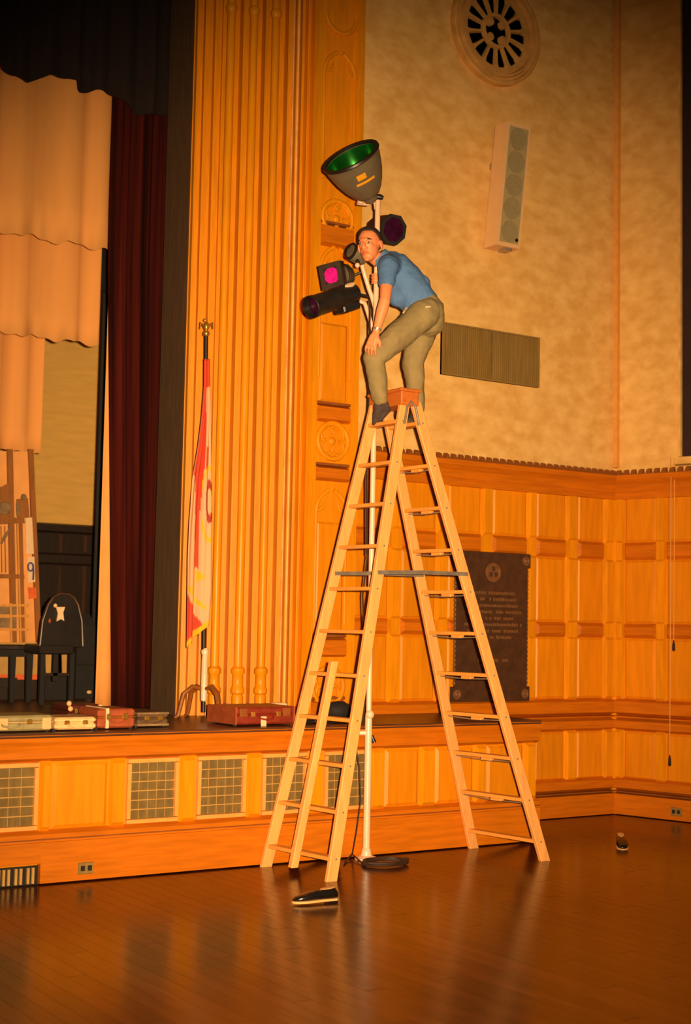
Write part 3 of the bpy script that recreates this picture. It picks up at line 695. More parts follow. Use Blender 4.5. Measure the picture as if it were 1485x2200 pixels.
# ------------------------------------------------------------------ cases on the stage edge
def case(name, pL, pR, ytop, Yf, depth, m, label, rise=0.0, trims=True, tag_=None, seam=True, dz=0.0, rot=0.0):
    a, b = PZ(pL[0], pL[1], ZS), PZ(pR[0], pR[1], ZS)
    a = PY(pL[0], pL[1], Yf); b = PY(pR[0], pR[1], Yf); top = PY((pL[0]+pR[0])/2, ytop, Yf).z
    x0, x1 = a.x, b.x; h = top-ZS
    o = V((x0, Yf, ZS)); r = thing(name, V(((x0+x1)/2, Yf+depth/2, ZS)), label, 'case')
    W = x1-x0; dx_ = V((math.cos(rot), math.sin(rot), 0)); dyv = V((-math.sin(rot), math.cos(rot), 0))
    MB().obox(o, dx_, dyv, Z3, V((0, 0, .012)), V((W, depth, h*.60)), .012).build('body', m, r)
    MB().obox(o, dx_, dyv, Z3, V((0, 0, h*.60)), V((W, depth, h)), .012).build('lid', m, r)
    if trims:
        MB().obox(o, dx_, dyv, Z3, V((-.002, -.003, h*.575)), V((W+.002, depth+.003, h*.625)), .002).build('seam_trim', M_trim if trims == 'pale' else M_brass, r)
    for s in (.28, .72):
        MB().obox(o+dx_*(W*s), dx_, dyv, Z3, V((-.018, -.012, h*.48)), V((.018, .002, h*.78)), .004).build('latch', M_brass, r)
    p = [o+dx_*(W*.5+q)-dyv*e+Z3*(h*.42+zz) for q, e, zz in [(-.06, 0, .01), (-.055, .022, 0), (0, .026, -.012), (.055, .022, 0), (.06, 0, .01)]]
    MB().tube(p, .007, 8).build('handle', m, r, smooth=True)
    for s in (.04, .96):
        for q in (.05, depth-.05): MB().lathe(o+dx_*(W*s)+dyv*q, Z3, [(0, .012), (.014, .014)], 10).build('foot', M_blackm, r)
    return r, o, dx_, dyv, W, h
c, o, dx_, dyv, W, h = case('instrument_case', (-75, 1577), (114, 1572), 1538, 8.77, .33, M_cgrn, 'sage green hard case with pale latches at the stage edge', trims='pale')
for s in (.42, .92):
    MB().obox(o+dx_*(W*s), dx_, dyv, Z3, V((-.03, -.008, .02)), V((.03, .002, h*.85)), .003).build('corner_plate', M_trim, c)
c, o, dx_, dyv, W, h = case('instrument_case', (118, 1567), (206, 1571), 1541, 8.78, .3, M_cwht, 'small cream case between the green and red-brown cases', trims=None, rot=-.03)
c, o, dx_, dyv, W, h = case('instrument_case', (210, 1567), (290, 1566), 1523, 8.82, .34, M_cbrn, 'red-brown leather case with a pale strap beside the cream case', trims='brass')
MB().obox(o+dx_*.065, dx_, dyv, Z3, V((-.01, -.008, .01)), V((.012, .345, h+.006)), .003).build('strap', M_white, c)
c, o, dx_, dyv, W, h = case('instrument_case', (296, 1565), (362, 1563), 1530, 8.90, .4, M_cgry, 'flat grey-brown case with pale edges right of the red-brown case', trims=None)
MB().obox(o, dx_, dyv, Z3, V((-.002, -.004, h-.014)), V((W+.002, .404, h-.002)), .002).build('edge_trim', M_prop, c)
MB().obox(o, dx_, dyv, Z3, V((-.002, -.004, .012)), V((W+.002, .404, .028)), .002).build('edge_trim', M_prop, c)
c, o, dx_, dyv, W, h = case('instrument_case', (146, 1542), (214, 1542), 1513, 9.55, .3, M_cmar, 'dark maroon case with brass knobs behind the cream case', trims=None)
for (q, z) in [(0, h), (.012, h*.7), (0.005, h*.25), (W, h*.8)]: MB().ball(o+dx_*q-dyv*.012+Z3*(z+.008), .02, 10).build('knob', M_trim, c, smooth=True)
c, o, dx_, dyv, W, h = case('trumpet_case', (507, 1563), (632, 1561), 1519, 8.80, .42, M_cred, 'oxblood red leather case with a white tag standing before the proscenium', trims=None)
MB().obox(o, dx_, dyv, Z3, V((W*.40, -.022, -.0)), V((W*.40+.045, -.014, .07)), .003).build('tag', M_white, c)
for q in (0.0, W):
    MB().obox(o+dx_*q, dx_, dyv, Z3, V((-.006, -.004, .012)), V((.006, .424, h+.002)), .002).build('edge_trim', M_cbrn, c)
for s in (.12, .86): MB().obox(o+dx_*(W*s), dx_, dyv, Z3, V((-.03, -.010, h*.5)), V((.03, .002, h*.95)), .003).build('corner_plate', M_oakdk, c)
c, o, dx_, dyv, W, h = case('flute_case', (652, 1564), (752, 1562), 1545, 8.86, .24, M_black, 'low black case lying behind the ladder on the stage edge', trims=None)
tag(MB().cbox((o.x+.02, 9.3, ZS), (o.x+.13, 9.38, ZS+.13), .01).build('white_box', M_white), 'small white box behind the low black case', 'box')
t = MB(); rr = random.Random(2)
cc = PY(727, 1540, 9.35); cc.z = ZS+.06
t.ball(cc, .1, 14, (1.15, .9, .75)); t.ball(cc+V((-.07, .02, -.01)), .07, 12, (1, 1, .7)); t.ball(cc+V((.07, 0, -.02)), .06, 12, (1, 1, .6))
tag(t.build('folded_jacket', M_blackm, None, smooth=True), 'crumpled black cloth heap behind the low black case', 'cloth')
# small loose pieces glinting on the dark stage
for px, py, r_, lab in [(165, 1518, .022, 'small pale ball on the stage right of the maroon case knob'), (206, 1500, .02, 'pale ball by the foot of the peach lining')]:
    p = PY(px, py, 11.0 if px > 180 else 10.6); p.z = ZS+r_
    tag(MB().ball(p, r_, 12).build('small_ball', M_trim, None, smooth=True), lab, 'ball')

# ------------------------------------------------------------------ flag on its stand
fbp = V((5.36, 9.62, ZS)); fbp = PY(437, 1533, 9.60); fbp.z = ZS
fg = thing('flag_stand', fbp, 'flag pole with brass eagle on a curved-leg stand before the jamb', 'flag stand')
zt_ = PY(441, 722, 9.6).z
ftop = PY(443, 722, 9.60)
MB().tube([fbp+Z3*.05, ftop], .016, 10).build('pole', M_dkwood, fg, smooth=True)
zj = PY(437, 1395, 9.6).z; zk = PY(437, 1508, 9.6).z
MB().lathe(V((fbp.x, fbp.y, zk)), Z3, [(0, .012), (.012, .024), (.06, .025), (zj-zk-.04, .025), (zj-zk-.02, .032), (zj-zk, .025), (zj-zk+.01, .018)], 16).build('socket', M_pole, fg, smooth=True)
for a in (PI*.96, -PI*.45, PI*.12, PI*.55):
    u = V((math.cos(a), math.sin(a), 0)); o = V((fbp.x, fbp.y, 0))
    MB().tube([o+u*.025+Z3*(zk+.10), o+u*.09+Z3*(zk+.115), o+u*.16+Z3*(zk+.06), o+u*.20+Z3*(ZS+.025), o+u*.23+Z3*(ZS+.012)], [.014, .018, .018, .016, .012], 8).build('leg', M_oakdk, fg, smooth=True)
ez = zt_
fp_ = V((ftop.x, ftop.y, 0))
MB().ball(fp_+Z3*(ez+.02), .028, 12).build('finial_ball', M_brass, fg, smooth=True)
t = MB(); t.ball(fp_+Z3*(ez+.075), .03, 10, (.8, .8, 1.3)); t.ball(fp_+Z3*(ez+.125)+CR*-.012, .014, 8)
for k in (-1, 1): t.tube([fp_+CR*(k*.015)+Z3*(ez+.075), fp_+CR*(k*.045)+Z3*(ez+.10), fp_+CR*(k*.05)+Z3*(ez+.055)], [.012, .014, .004], 8)
t.build('eagle', M_brass, fg, smooth=True)
# the flag: hanging folds, printed stripes in a colour attribute
fz = lambda y: PY(440, y, 9.55).z
def lerp(tab, y):
    for (a, va_), (b, vb_) in zip(tab[:-1], tab[1:]):
        if a <= y <= b: return va_+(vb_-va_)*(y-a)/(b-a)
    return tab[0][1] if y < tab[0][0] else tab[-1][1]
LFT = [(772, 438), (830, 437), (900, 431), (960, 423), (1030, 410), (1130, 402), (1200, 399), (1390, 397)]
RGT = [(772, 449), (830, 450), (1000, 455), (1100, 458), (1270, 458), (1340, 452), (1390, 448)]
NU, NV = 44, 110
rows = []; cols = []
for j in range(NV+1):
    v = j/NV; row = []
    for i in range(NU+1):
        u = i/NU
        yend = 1392-58*u**1.1 if u < .92 else 1335-60*(u-.92)/.08
        y = 772+(yend-772)*v
        l, r_ = lerp(LFT, y), lerp(RGT, y)
        x = l+(r_-l)*u
        dep = .035*math.sin(u*9.5+.8)*(.3+.7*v)+.012*math.sin(u*21+v*3)
        p = PY(x, y, 9.52); p = p+NA*dep
        row.append(p)
        yy = y
        c = 'w'
        if yy < 832: c = 'r'
        red_l = lerp([(832, .55), (900, .60), (1000, .60), (1100, .52), (1220, .50), (1225, 0)], yy); red_0 = lerp([(832, 0), (1020, 0), (1040, .22), (1220, .30)], yy)
        if yy < 1222 and red_0 < u < red_l: c = 'r'
        if 960 < yy < 1010 and .62 < u < .72: c = 'r'
        if u > .88 and 1180 < yy < 1275: c = 'r'
        if yy > 1278+60*u*1.6 and u < .75 and yy > 1278: c = 'r'
        su, sv = (u-.78)/.27, (yy-1083)/86
        rr_ = su*su+sv*sv
        if rr_ < 1 and u > .55: c = 'g' if rr_ > .72 else 'w'
        su, sv = (u-.80)/.16, (yy-1078)/48
        rr_ = su*su+sv*sv
        if .35 < rr_ < 1.0 and u > .55: c = 'd'
        if y > yend-12: c = 'g'
        if abs(yy-(1262+62*u)) < 5 and u < .72: c = 'g'
        if abs(u-(.35+.2*math.sin((yy-1225)*.11))) < .09 and 1222 < yy < 1268: c = 'g'
        cols.append(c)
    rows.append(row)
t = MB().grid(rows)
fo = t.build('flag', M_red, None, smooth='all')
m = bpy.data.materials.new('flag_print'); m.use_nodes = True
at = m.node_tree.nodes.new('ShaderNodeVertexColor'); at.layer_name = 'print'
m.node_tree.links.new(at.outputs['Color'], m.node_tree.nodes['Principled BSDF'].inputs['Base Color'])
m.node_tree.nodes['Principled BSDF'].inputs['Roughness'].default_value = .85
fo.data.materials.clear(); fo.data.materials.append(m)
ca = fo.data.color_attributes.new('print', 'FLOAT_COLOR', 'POINT')
PAL = {'r': (.62, .055, .022, 1), 'w': (.76, .40, .21, 1), 'g': (.93, .42, .01, 1), 'd': (.36, .04, .02, 1)}
for i, c in enumerate(cols): ca.data[i].color = PAL[c]
tag(fo, 'red and white furled flag with gold seal and fringe on the pole', 'flag')
sol = fo.modifiers.new('thick', 'SOLIDIFY'); sol.thickness = .006

# ------------------------------------------------------------------ stepladder
LA_n0, LA_f0 = V((5.18, 8.005, 0)), V((5.12, 8.66, 0))
LB_n0, LB_f0 = V((7.04, 8.005, 0)), V((6.93, 8.66, 0))
LA_n0 = PZ(711, 1893, 0); LA_f0 = PZ(566, 1860, 0); LB_n0 = PZ(1170, 1849, 0); LB_f0 = PZ(1012, 1821, 0)
for q in (LA_f0, LB_f0): q.y = min(q.y, YS-.075)
YN, YFa = 8.19, 8.53
LA_n1, LA_f1 = PY(870, 858, YN), PY(806, 872, YFa)
LB_n1, LB_f1 = PY(892, 864, YN), PY(830, 876, YFa)
LC = V((6.07, 8.36, 0))
ld = thing('step_ladder', LC, 'tall pale wooden double stepladder the man stands on', 'ladder')
def rail(a, b, nm, m=M_ladder, wx=.082, wy=.036):
    d = (b-a).normalized(); ay = (Y3-d*Y3.dot(d)).normalized(); ax = ay.cross(d)
    q = lambda p, k: [p-ax*wx/2*k-ay*wy/2, p+ax*wx/2*k-ay*wy/2, p+ax*wx/2*k+ay*wy/2, p-ax*wx/2*k+ay*wy/2]
    t = MB(); c_ = .005
    def oct_(p):
        x, y = wx/2, wy/2
        return [p+ax*i+ay*j for i, j in [(-x+c_, -y), (x-c_, -y), (x, -y+c_), (x, y-c_), (x-c_, y), (-x+c_, y), (-x, y-c_), (-x, -y+c_)]]
    def fl(pt, z):                          # end cut level at height z
        return [p+d*((z-p.z)/d.z) for p in oct_(pt)]
    t.rings([fl(a, a.z), oct_(a+(b-a)*.5), fl(b, b.z)])
    return t.build(nm, m, ld)
rail(LA_n0, LA_n1, 'rail'); rail(LA_f0, LA_f1, 'rail'); rail(LB_n0, LB_n1, 'rail'); rail(LB_f0, LB_f1, 'rail')
def onrail(a, b, z): return a+(b-a)*((z-a.z)/(b.z-a.z))
RZ = [.140+.2995*k for k in range(11)]
for k, z in enumerate(RZ):
    for sec, (n0, n1, f0, f1) in enumerate([(LA_n0, LA_n1, LA_f0, LA_f1), (LB_n0, LB_n1, LB_f0, LB_f1)]):
        p, q = onrail(n0, n1, z), onrail(f0, f1, z)
        d = (q-p).normalized(); xx = V((d.y, -d.x, 0)).normalized(); n = Z3
        L_ = (q-p).length
        r = MB().obox(p, xx, d, Z3, V((-.036, -.006, -.013)), V((.036, L_+.006, .013)), .003).build('rung', M_rung, ld)
        if sec == 1 and 0 < k < 10:
            MB().tube([p-Z3*.024+d*.01, p-Z3*.034+d*(L_*.5), p-Z3*.024+d*(L_-.01)], .005, 6).build('tie_rod', M_steel, ld)
            MB().obox(p+d*(L_*.45), xx, d, Z3, V((-.02, -.05, -.034)), V((.02, .05, -.013)), .003).build('spacer_block', M_rung, ld)
        for pp_ in (p, q):
            s = -1 if pp_ is p else 1
            MB().lathe(pp_+d*(s*.016), d*s, [(0, .008), (.006, .006), (.007, 0)], 8).build('bolt', M_steel, ld)
# middle rail of the lower left section
ma = (onrail(LA_n0, LA_n1, .045)+onrail(LA_f0, LA_f1, .045))/2; mb_ = (onrail(LA_n0, LA_n1, 1.43)+onrail(LA_f0, LA_f1, 1.43))/2
off = V((-.045, 0, 0))
rail(ma+off, mb_+off, 'middle_rail', M_ladder, .055, .05)
# spreader bars
for a0, a1, b0, b1, s in [(LA_n0, LA_n1, LB_n0, LB_n1, -1), (LA_f0, LA_f1, LB_f0, LB_f1, -1)]:
    z = 2.05; p, q = onrail(a0, a1, z), onrail(b0, b1, z+.015); mid = (p+q)/2+Z3*.006
    yv = Y3*(s*.024)
    for u_, v_ in ((p, mid), (mid, q)):
        d = (v_-u_).normalized(); MB().obox(u_+yv, d, Y3, d.cross(Y3), V((-.02, -.004, -.014)), V(((v_-u_).length+.02, .004, .014))).build('spreader', M_steel, ld)
    MB().lathe(mid+yv, -Y3, [(-.006, .016), (.006, .016)], 12).build('hinge_pin', M_steel, ld)
# cap
cz0 = PY(866, 866, YN-.03).z
cX0, cX1 = PY(863, 860, YN-.045).x, PY(901, 860, YN-.045).x; cXm = (cX0+cX1)/2
MB().cbox((cX0, YN-.045, cz0-.012), (cX1, YFa+.03, cz0+.09), .008).build('cap', M_cap, ld)
MB().cbox((cX0-.012, YN-.055, cz0+.085), (cX1+.012, YFa+.036, cz0+.108), .006).build('cap_board', M_cap, ld)
for s_y in (YN-.03, YFa+.03):
    MB().tube([V((cXm-.055, s_y-.022, cz0-.15)), V((cXm-.03, s_y-.022, cz0-.02)), V((cXm, s_y-.022, cz0+.015)), V((cXm+.04, s_y-.022, cz0-.02)), V((cXm+.075, s_y-.022, cz0-.15))], .009, 8).build('hinge_strap', M_steel, ld, smooth=True)

# ------------------------------------------------------------------ lamp stand and its lamps
PB = V((5.938, 8.683, 0)); PB = PZ(787, 1843, 0); PB = PB+(PB-V((0, 0, 0)))*((8.615-PB.y)/PB.y); PB.z = 0
ls = thing('lamp_stand', PB, 'pale metal lamp stand standing inside the stepladder', 'lamp stand')
def pz(z): return PB+Z3*z
z_top = PD(808, 432, 10.67).z
zc = PD(795, 1533, 10.45).z
MB().tube([pz(.02), pz(zc)], .0265, 16).build('lower_tube', M_pole, ls, smooth=True)
MB().tube([pz(zc-.05), pz(z_top)], .0205, 16).build('upper_tube', M_pole, ls, smooth=True)
MB().lathe(PB, Z3, [(0, .085), (.012, .085), (.022, .06), (.03, .042), (.055, .036), (.075, .032), (.08, .026)], 24).build('base_flange', M_pole, ls, smooth=True)
MB().ball(pz(zc)-Y3*.014, .034, 12).build('clamp_knob', M_pole, ls, smooth=True)
zd = PD(793, 1572, 10.45).z
MB().tube([pz(zd)-CR*.1, pz(zd), pz(zd)+CR*.02], .019, 10).build('side_spigot', M_pole, ls, smooth=True)
MB().tube([pz(zd-.02)+CR*.025, pz(zd-.07)+CR*.045], [.012, .016], 10).build('handle', M_black, ls, smooth=True)
for y in (836, 866): MB().lathe(pz(PD(806, y, 10.67).z)-Z3*.03, Z3, [(0, .0205), (.01, .029), (.05, .029), (.06, .0205)], 14).build('collar', M_pole, ls, smooth=True)
A_ = lambda x, y, d=10.6: PD(x, y, d)
# side arms
MB().tube([A_(806, 722, 10.66), A_(793, 680, 10.63), A_(784, 652, 10.6), A_(772, 646, 10.58)], .016, 10).build('side_arm', M_pole, ls, smooth=True)
MB().tube([A_(808, 668, 10.66), A_(800, 640, 10.62), A_(792, 618, 10.6), A_(783, 588, 10.58), A_(778, 570, 10.58)], .017, 10).build('side_arm', M_pole, ls, smooth=True)
MB().tube([A_(806, 640, 10.66), A_(770, 632, 10.6), A_(750, 634, 10.58)], .011, 8).build('cross_arm', M_black, ls, smooth=True)
MB().tube([A_(768, 437, 10.62), A_(790, 439, 10.66), A_(809, 430, 10.68)], .013, 10).build('top_arm', M_pole, ls, smooth=True)
MB().ball(A_(775, 432, 10.6), .026, 12).build('top_clamp', M_pole, ls, smooth=True)
MB().tube([A_(806, 425, 10.67), A_(809, 450, 10.67)], .018, 10).build('top_collar', M_pole, ls, smooth=True)

# big floodlight
ax = (CR*-.42+CU*.74-CF*.52).normalized()
bb_ = A_(795, 423, 10.58)
RM = .215; DEP = .325
fl_ = thing('flood_lamp', bb_, 'large grey bowl-shaped floodlight with green gel atop the lamp stand', 'stage lamp')
prof = [(0, .055), (.015, .085), (.05, .115), (.11, .150), (.18, .180), (.25, .200), (DEP-.03, .211), (DEP, RM), (DEP+.012, RM+.008), (DEP+.02, RM+.004), (DEP+.02, RM-.012), (DEP, RM-.014)]
MB().lathe(bb_, ax, prof, 40, cap=False).build('bowl', M_grey, fl_, smooth=True)
MB().lathe(bb_, ax, [(DEP+.004, RM+.004), (DEP+.012, RM+.012), (DEP+.026, RM+.008), (DEP+.026, RM-.016), (DEP+.004, RM-.016)], 40, cap=False).build('rim', M_black, fl_, smooth=True)
MB().lathe(bb_, ax, [(DEP+.002, RM-.012), (DEP-.03, .198), (.25, .19), (.18, .17), (.11, .14), (.06, .105), (.04, .05), (.04, 0)], 40, cap=False).build('reflector', M_green, fl_, smooth=True)
MB().ball(bb_+ax*.13, .05, 14).build('bulb', M_greenb, fl_, smooth=True)
MB().lathe(bb_, -ax, [(-.004, .06), (.03, .05), (.045, .03), (.05, 0)], 20).build('socket', M_grey, fl_, smooth=True)
MB().tube([bb_+CR*.04-CU*.0, bb_+CR*.075-CU*.0, bb_+CR*.10-CU*.008], [.02, .022, .014], 10).build('yoke_bolt', M_black, fl_, smooth=True)
# yellow labels wrapped on the side facing the room
def patch(h0, h1, x0px, x1px, nm):
    a = ax.cross(Z3).normalized(); b = ax.cross(a); best = []
    def surf(h, th):
        for (ha, ra), (hb, rb) in zip(prof[:-1], prof[1:]):
            if ha <= h <= hb: r = ra+(rb-ra)*(h-ha)/(hb-ha); break
        return bb_+ax*h+(a*math.cos(th)+b*math.sin(th))*(r+.003)
    thc = max((2*PI*k/180 for k in range(180)), key=lambda th: (a*math.cos(th)+b*math.sin(th)).dot(-CF))
    rows = [[surf(h0+(h1-h0)*i/3, thc+x0px+(x1px-x0px)*j/8) for j in range(9)] for i in range(4)]
    MB().sheet(rows, CF*.002).build(nm, M_yellow, fl_)
patch(.215, .26, -.26, .10, 'label'); patch(.175, .195, -.40, .42, 'label_strip')

# lamp behind the head
cb = A_(830, 493, 10.86)
l2 = thing('spot_lamp', cb, 'black stage spotlight with purple gel behind the man\'s head', 'stage lamp')
fwd = (CR*.52-CF*.82-CU*.18).normalized(); sx = fwd.cross(Z3).normalized(); su = sx.cross(fwd)
def ngon(o, r, n=8, sq=1.0, ph=PI/8): return [o+sx*(r*math.cos(2*PI*k/n+ph)*sq)+su*(r*math.sin(2*PI*k/n+ph)) for k in range(n)]
MB().rings([ngon(cb-fwd*.17, .06), ngon(cb-fwd*.12, .10), ngon(cb+fwd*.02, .112), ngon(cb+fwd*.06, .112), ngon(cb+fwd*.09, .118)]).build('housing', M_black, l2)
MB().rings([ngon(cb+fwd*.088, .121), ngon(cb+fwd*.105, .121), ngon(cb+fwd*.105, .096), ngon(cb+fwd*.088, .096)], cap=False).build('gel_frame', M_blackm, l2)
MB().rings([ngon(cb+fwd*.092, .098), ngon(cb+fwd*.097, .098)]).build('gel', M_purple, l2)
MB().tube([cb-CU*.06-fwd*.05, A_(815, 500, 10.70), A_(810, 505, 10.68)], .012, 8).build('yoke', M_black, l2, smooth=True)

# fresnel, flash reflection in its red gel painted pink
fc = A_(713, 592, 10.42)
l3 = thing('fresnel_lamp', fc, 'square-fronted stage lamp with pink flash glare painted on its gel beside the man', 'stage lamp')
fwd = (CR*-.48-CF*.86-CU*.10).normalized(); sx = fwd.cross(Z3).normalized(); su = sx.cross(fwd)
roll = -.12
sx, su = sx*math.cos(roll)+su*math.sin(roll), su*math.cos(roll)-sx*math.sin(roll)
def sq(o, a, b=None): b = b or a; return [o-sx*a-su*b, o+sx*a-su*b, o+sx*a+su*b, o-sx*a+su*b]
MB().rings([sq(fc, .092), sq(fc+fwd*.015, .092), sq(fc+fwd*.015, .055), sq(fc, .055)], cap=False).build('gel_frame', M_frmd, l3)
n_ = 20
MB().rings([[fc+fwd*.002+sx*.062*math.cos(2*PI*k/n_)+su*.062*math.sin(2*PI*k/n_) for k in range(n_)], [fc+fwd*.008+sx*.06*math.cos(2*PI*k/n_)+su*.06*math.sin(2*PI*k/n_) for k in range(n_)]]).build('gel', M_pink, l3)
t = MB(); fr_ = [sq(fc-fwd*.004, .092), sq(fc, .092)]
t.rings([sq(fc+fwd*.001, .090), sq(fc-fwd*.05, .090)]); t.build('front_plate', M_black, l3)
MB().rings([[fc-fwd*d_+sx*r_*math.cos(2*PI*k/14)+su*r_*math.sin(2*PI*k/14) for k in range(14)] for d_, r_ in [(.05, .082), (.09, .092), (.20, .088), (.24, .06)]]).build('housing', M_grey, l3, smooth=True)
for d_ in (.10, .13, .16): MB().rings([[fc-fwd*(d_+e)+sx*.097*math.cos(2*PI*k/14)+su*.097*math.sin(2*PI*k/14) for k in range(14)] for e in (0, .012)]).build('cooling_fin', M_black, l3)
MB().tube([fc-fwd*.12+sx*.10, fc-fwd*.14+sx*.11-su*.06, A_(776, 585, 10.56)], .010, 8).build('yoke', M_black, l3, smooth=True)
# small grey lamp housing behind the face
g0 = A_(766, 546, 10.56)
l4 = thing('round_lamp', g0, 'small round grey lamp housing in front of the man\'s face', 'stage lamp')
fwd = (CR*-.75-CF*.55+CU*.3).normalized()
MB().lathe(g0, fwd, [(-.09, .02), (-.08, .05), (-.03, .068), (.03, .066), (.05, .06), (.055, .045), (.05, .0)], 22).build('housing', M_grey, l4, smooth=True)
MB().lathe(g0, fwd, [(.045, .066), (.06, .066), (.06, .05), (.045, .05)], 22, cap=False).build('rim', M_black, l4, smooth=True)
MB().tube([g0-CU*.05, A_(768, 560, 10.52), A_(770, 566, 10.52)], .016, 8).build('clamp', M_black, l4, smooth=True)
MB().ball(A_(768, 570, 10.5), .02, 10).build('wing_nut', M_pole, l4, smooth=True)
# ellipsoidal, black
e0, e1 = A_(668, 660, 10.02), A_(764, 628, 10.35)
l5 = thing('profile_spotlight', e1, 'long black profile spotlight pointing left below the pink lamp', 'stage lamp')
d = (e0-e1).normalized(); L_ = (e0-e1).length
MB().lathe(e1, d, [(0, .045), (.02, .07), (.12, .082), (L_*.5, .082), (L_*.52, .077), (L_-.04, .077), (L_-.03, .082), (L_, .082), (L_+.004, .076), (L_-.05, .07)], 28, cap=False).build('barrel', M_black, l5, smooth=True)
MB().lathe(e1, d, [(L_-.06, .072), (L_-.055, .05), (L_-.045, 0)], 24).build('lens', M_purple, l5, smooth=True)
dn = (-CU-d*(-CU).dot(d)).normalized()
MB().obox(e1+d*.10+dn*.05, d, dn, d.cross(dn), V((-.07, 0, -.055)), V((.11, .065, .055)), .01).build('gate_box', M_black, l5)
ct = (-CF*.62+CU*.5-(-CF*.62+CU*.5).dot(d)*d).normalized(); ct2 = ct.cross(d).normalized()
MB().rings([[e1+d*.09+ct*hh+(d*.055*math.cos(2*PI*k/16)+ct2*.017*math.sin(2*PI*k/16))*q for k in range(16)] for hh, q in ((.076, 1), (.090, 1), (.092, .8))]).build('badge', M_white, l5, smooth=True)
MB().tube([e1+dn*.03, A_(770, 646, 10.56)], .014, 8).build('yoke', M_black, l5, smooth=True)

# cables
cbm = thing('power_cable', PB+V((.12, -.12, 0)), 'dark cable coiled on the floor at the foot of the lamp stand', 'cable')
c0 = PZ(826, 1857, 0)
pts = []
for k in range(73):
    a = 2*PI*k/18; R_ = .15+.008*math.sin(k*1.7)
    pts.append(V((c0.x+R_*1.15*math.cos(a), c0.y-.01+R_*.8*math.sin(a), .009+.006*(k/18))))
MB().tube(pts, .0075, 6).build('coil', M_cable, cbm, smooth=True)
lead = [V((c0.x-.17, c0.y, .012)), PZ(775, 1851, .012), PZ(757, 1835, .03)]
lead += [PY(766, 1785, 8.6), PY(775, 1720, 8.61), PY(772, 1650, 8.62), PY(764, 1600, 8.62)]
MB().tube(lead, .006, 6).build('lead', M_cable, cbm, smooth=True)
MB().tube([pz(2.2)-CR*.03, pz(1.9)-CR*.06, pz(1.6)-CR*.045, pz(1.3)-CR*.03, pz(1.05)-CR*.035, PY(764, 1600, 8.62)], .007, 6).build('lead', M_cable, cbm, smooth=True)
MB().tube([PZ(757, 1835, .03), PZ(745, 1848, .01), PZ(738, 1855, .01)], .007, 6).build('plug', M_cable, cbm, smooth=True)
MB().tube([pz(z)-CR*(.042+.006*math.sin(z*5)) for z in (2.2, 2.5, 2.8, 3.1, 3.4, 3.8, 4.1)], .009, 6).build('lead', M_cable, cbm, smooth=True)

# ------------------------------------------------------------------ shoes
def shoe(o, fwd, up, lab, ln=.285):
    fwd = fwd.normalized(); up = (up-fwd*up.dot(fwd)).normalized(); sd = fwd.cross(up)
    r = thing('leather_shoe', o, lab, 'shoe', None)
    def ringp(x, w_, h0, h1, n=14):
        cz = (h0+h1)/2; hh = (h1-h0)/2
        return [o+fwd*x+sd*(w_*math.copysign(abs(math.cos(2*PI*k/n))**.8, math.cos(2*PI*k/n)))+up*(cz+hh*math.copysign(abs(math.sin(2*PI*k/n))**.8, math.sin(2*PI*k/n))) for k in range(n)]
    k = ln/.285
    MB().rings([ringp(-.004*k, .024, .014, .055), ringp(.012*k, .034, .012, .078), ringp(.05*k, .036, .012, .074), ringp(.10*k, .036, .012, .066), ringp(.135*k, .040, .012, .072), ringp(.18*k, .046, .012, .062), ringp(.22*k, .046, .012, .050), ringp(.26*k, .036, .012, .040), ringp(.282*k, .016, .014, .028)]).build('upper', M_shoe, r, smooth='all')
    def flat(x, w_): return (x*k, w_)
    pr_ = [(-.006, .022), (.006, .034), (.05, .036), (.10, .034), (.15, .043), (.20, .049), (.245, .044), (.275, .028), (.288, .010)]
    poly = [o+fwd*x*k+sd*w_ for x, w_ in pr_]+[o+fwd*x*k-sd*w_ for x, w_ in reversed(pr_)]
    MB().prism([p+up*.002 for p in poly], up*.012).build('sole', M_sole, r)
    MB().prism([o+fwd*x*k+sd*w_-up*.012 for x, w_ in [(-.004, .024), (.01, .033), (.065, .034), (.065, -.034), (.01, -.033), (-.004, -.024)]], up*.015).build('heel', M_shoe, r)
    # dark opening with pale lining
    MB().rings([[o+fwd*(.055+.05*math.cos(2*PI*j/16))*k+sd*.026*math.sin(2*PI*j/16)+up*(.074-.004*math.cos(2*PI*j/16)+q) for j in range(16)] for q in (0, .003)]).build('opening', M_sole, r, smooth=True)
    return r
p = PZ(722, 1938, 0); p.z = .0135
shoe(p, (CR*-.93+V((-CF.x, -CF.y, 0))*.42), Z3, 'black leather shoe with pale sole lying nearest on the floor before the ladder', .285)
p = PZ(1334, 1818, 0)+V((.06, .07, .014))
shoe(p, -CF-CR*.10, Z3, 'black shoe standing alone on the floor right of the ladder', .27)

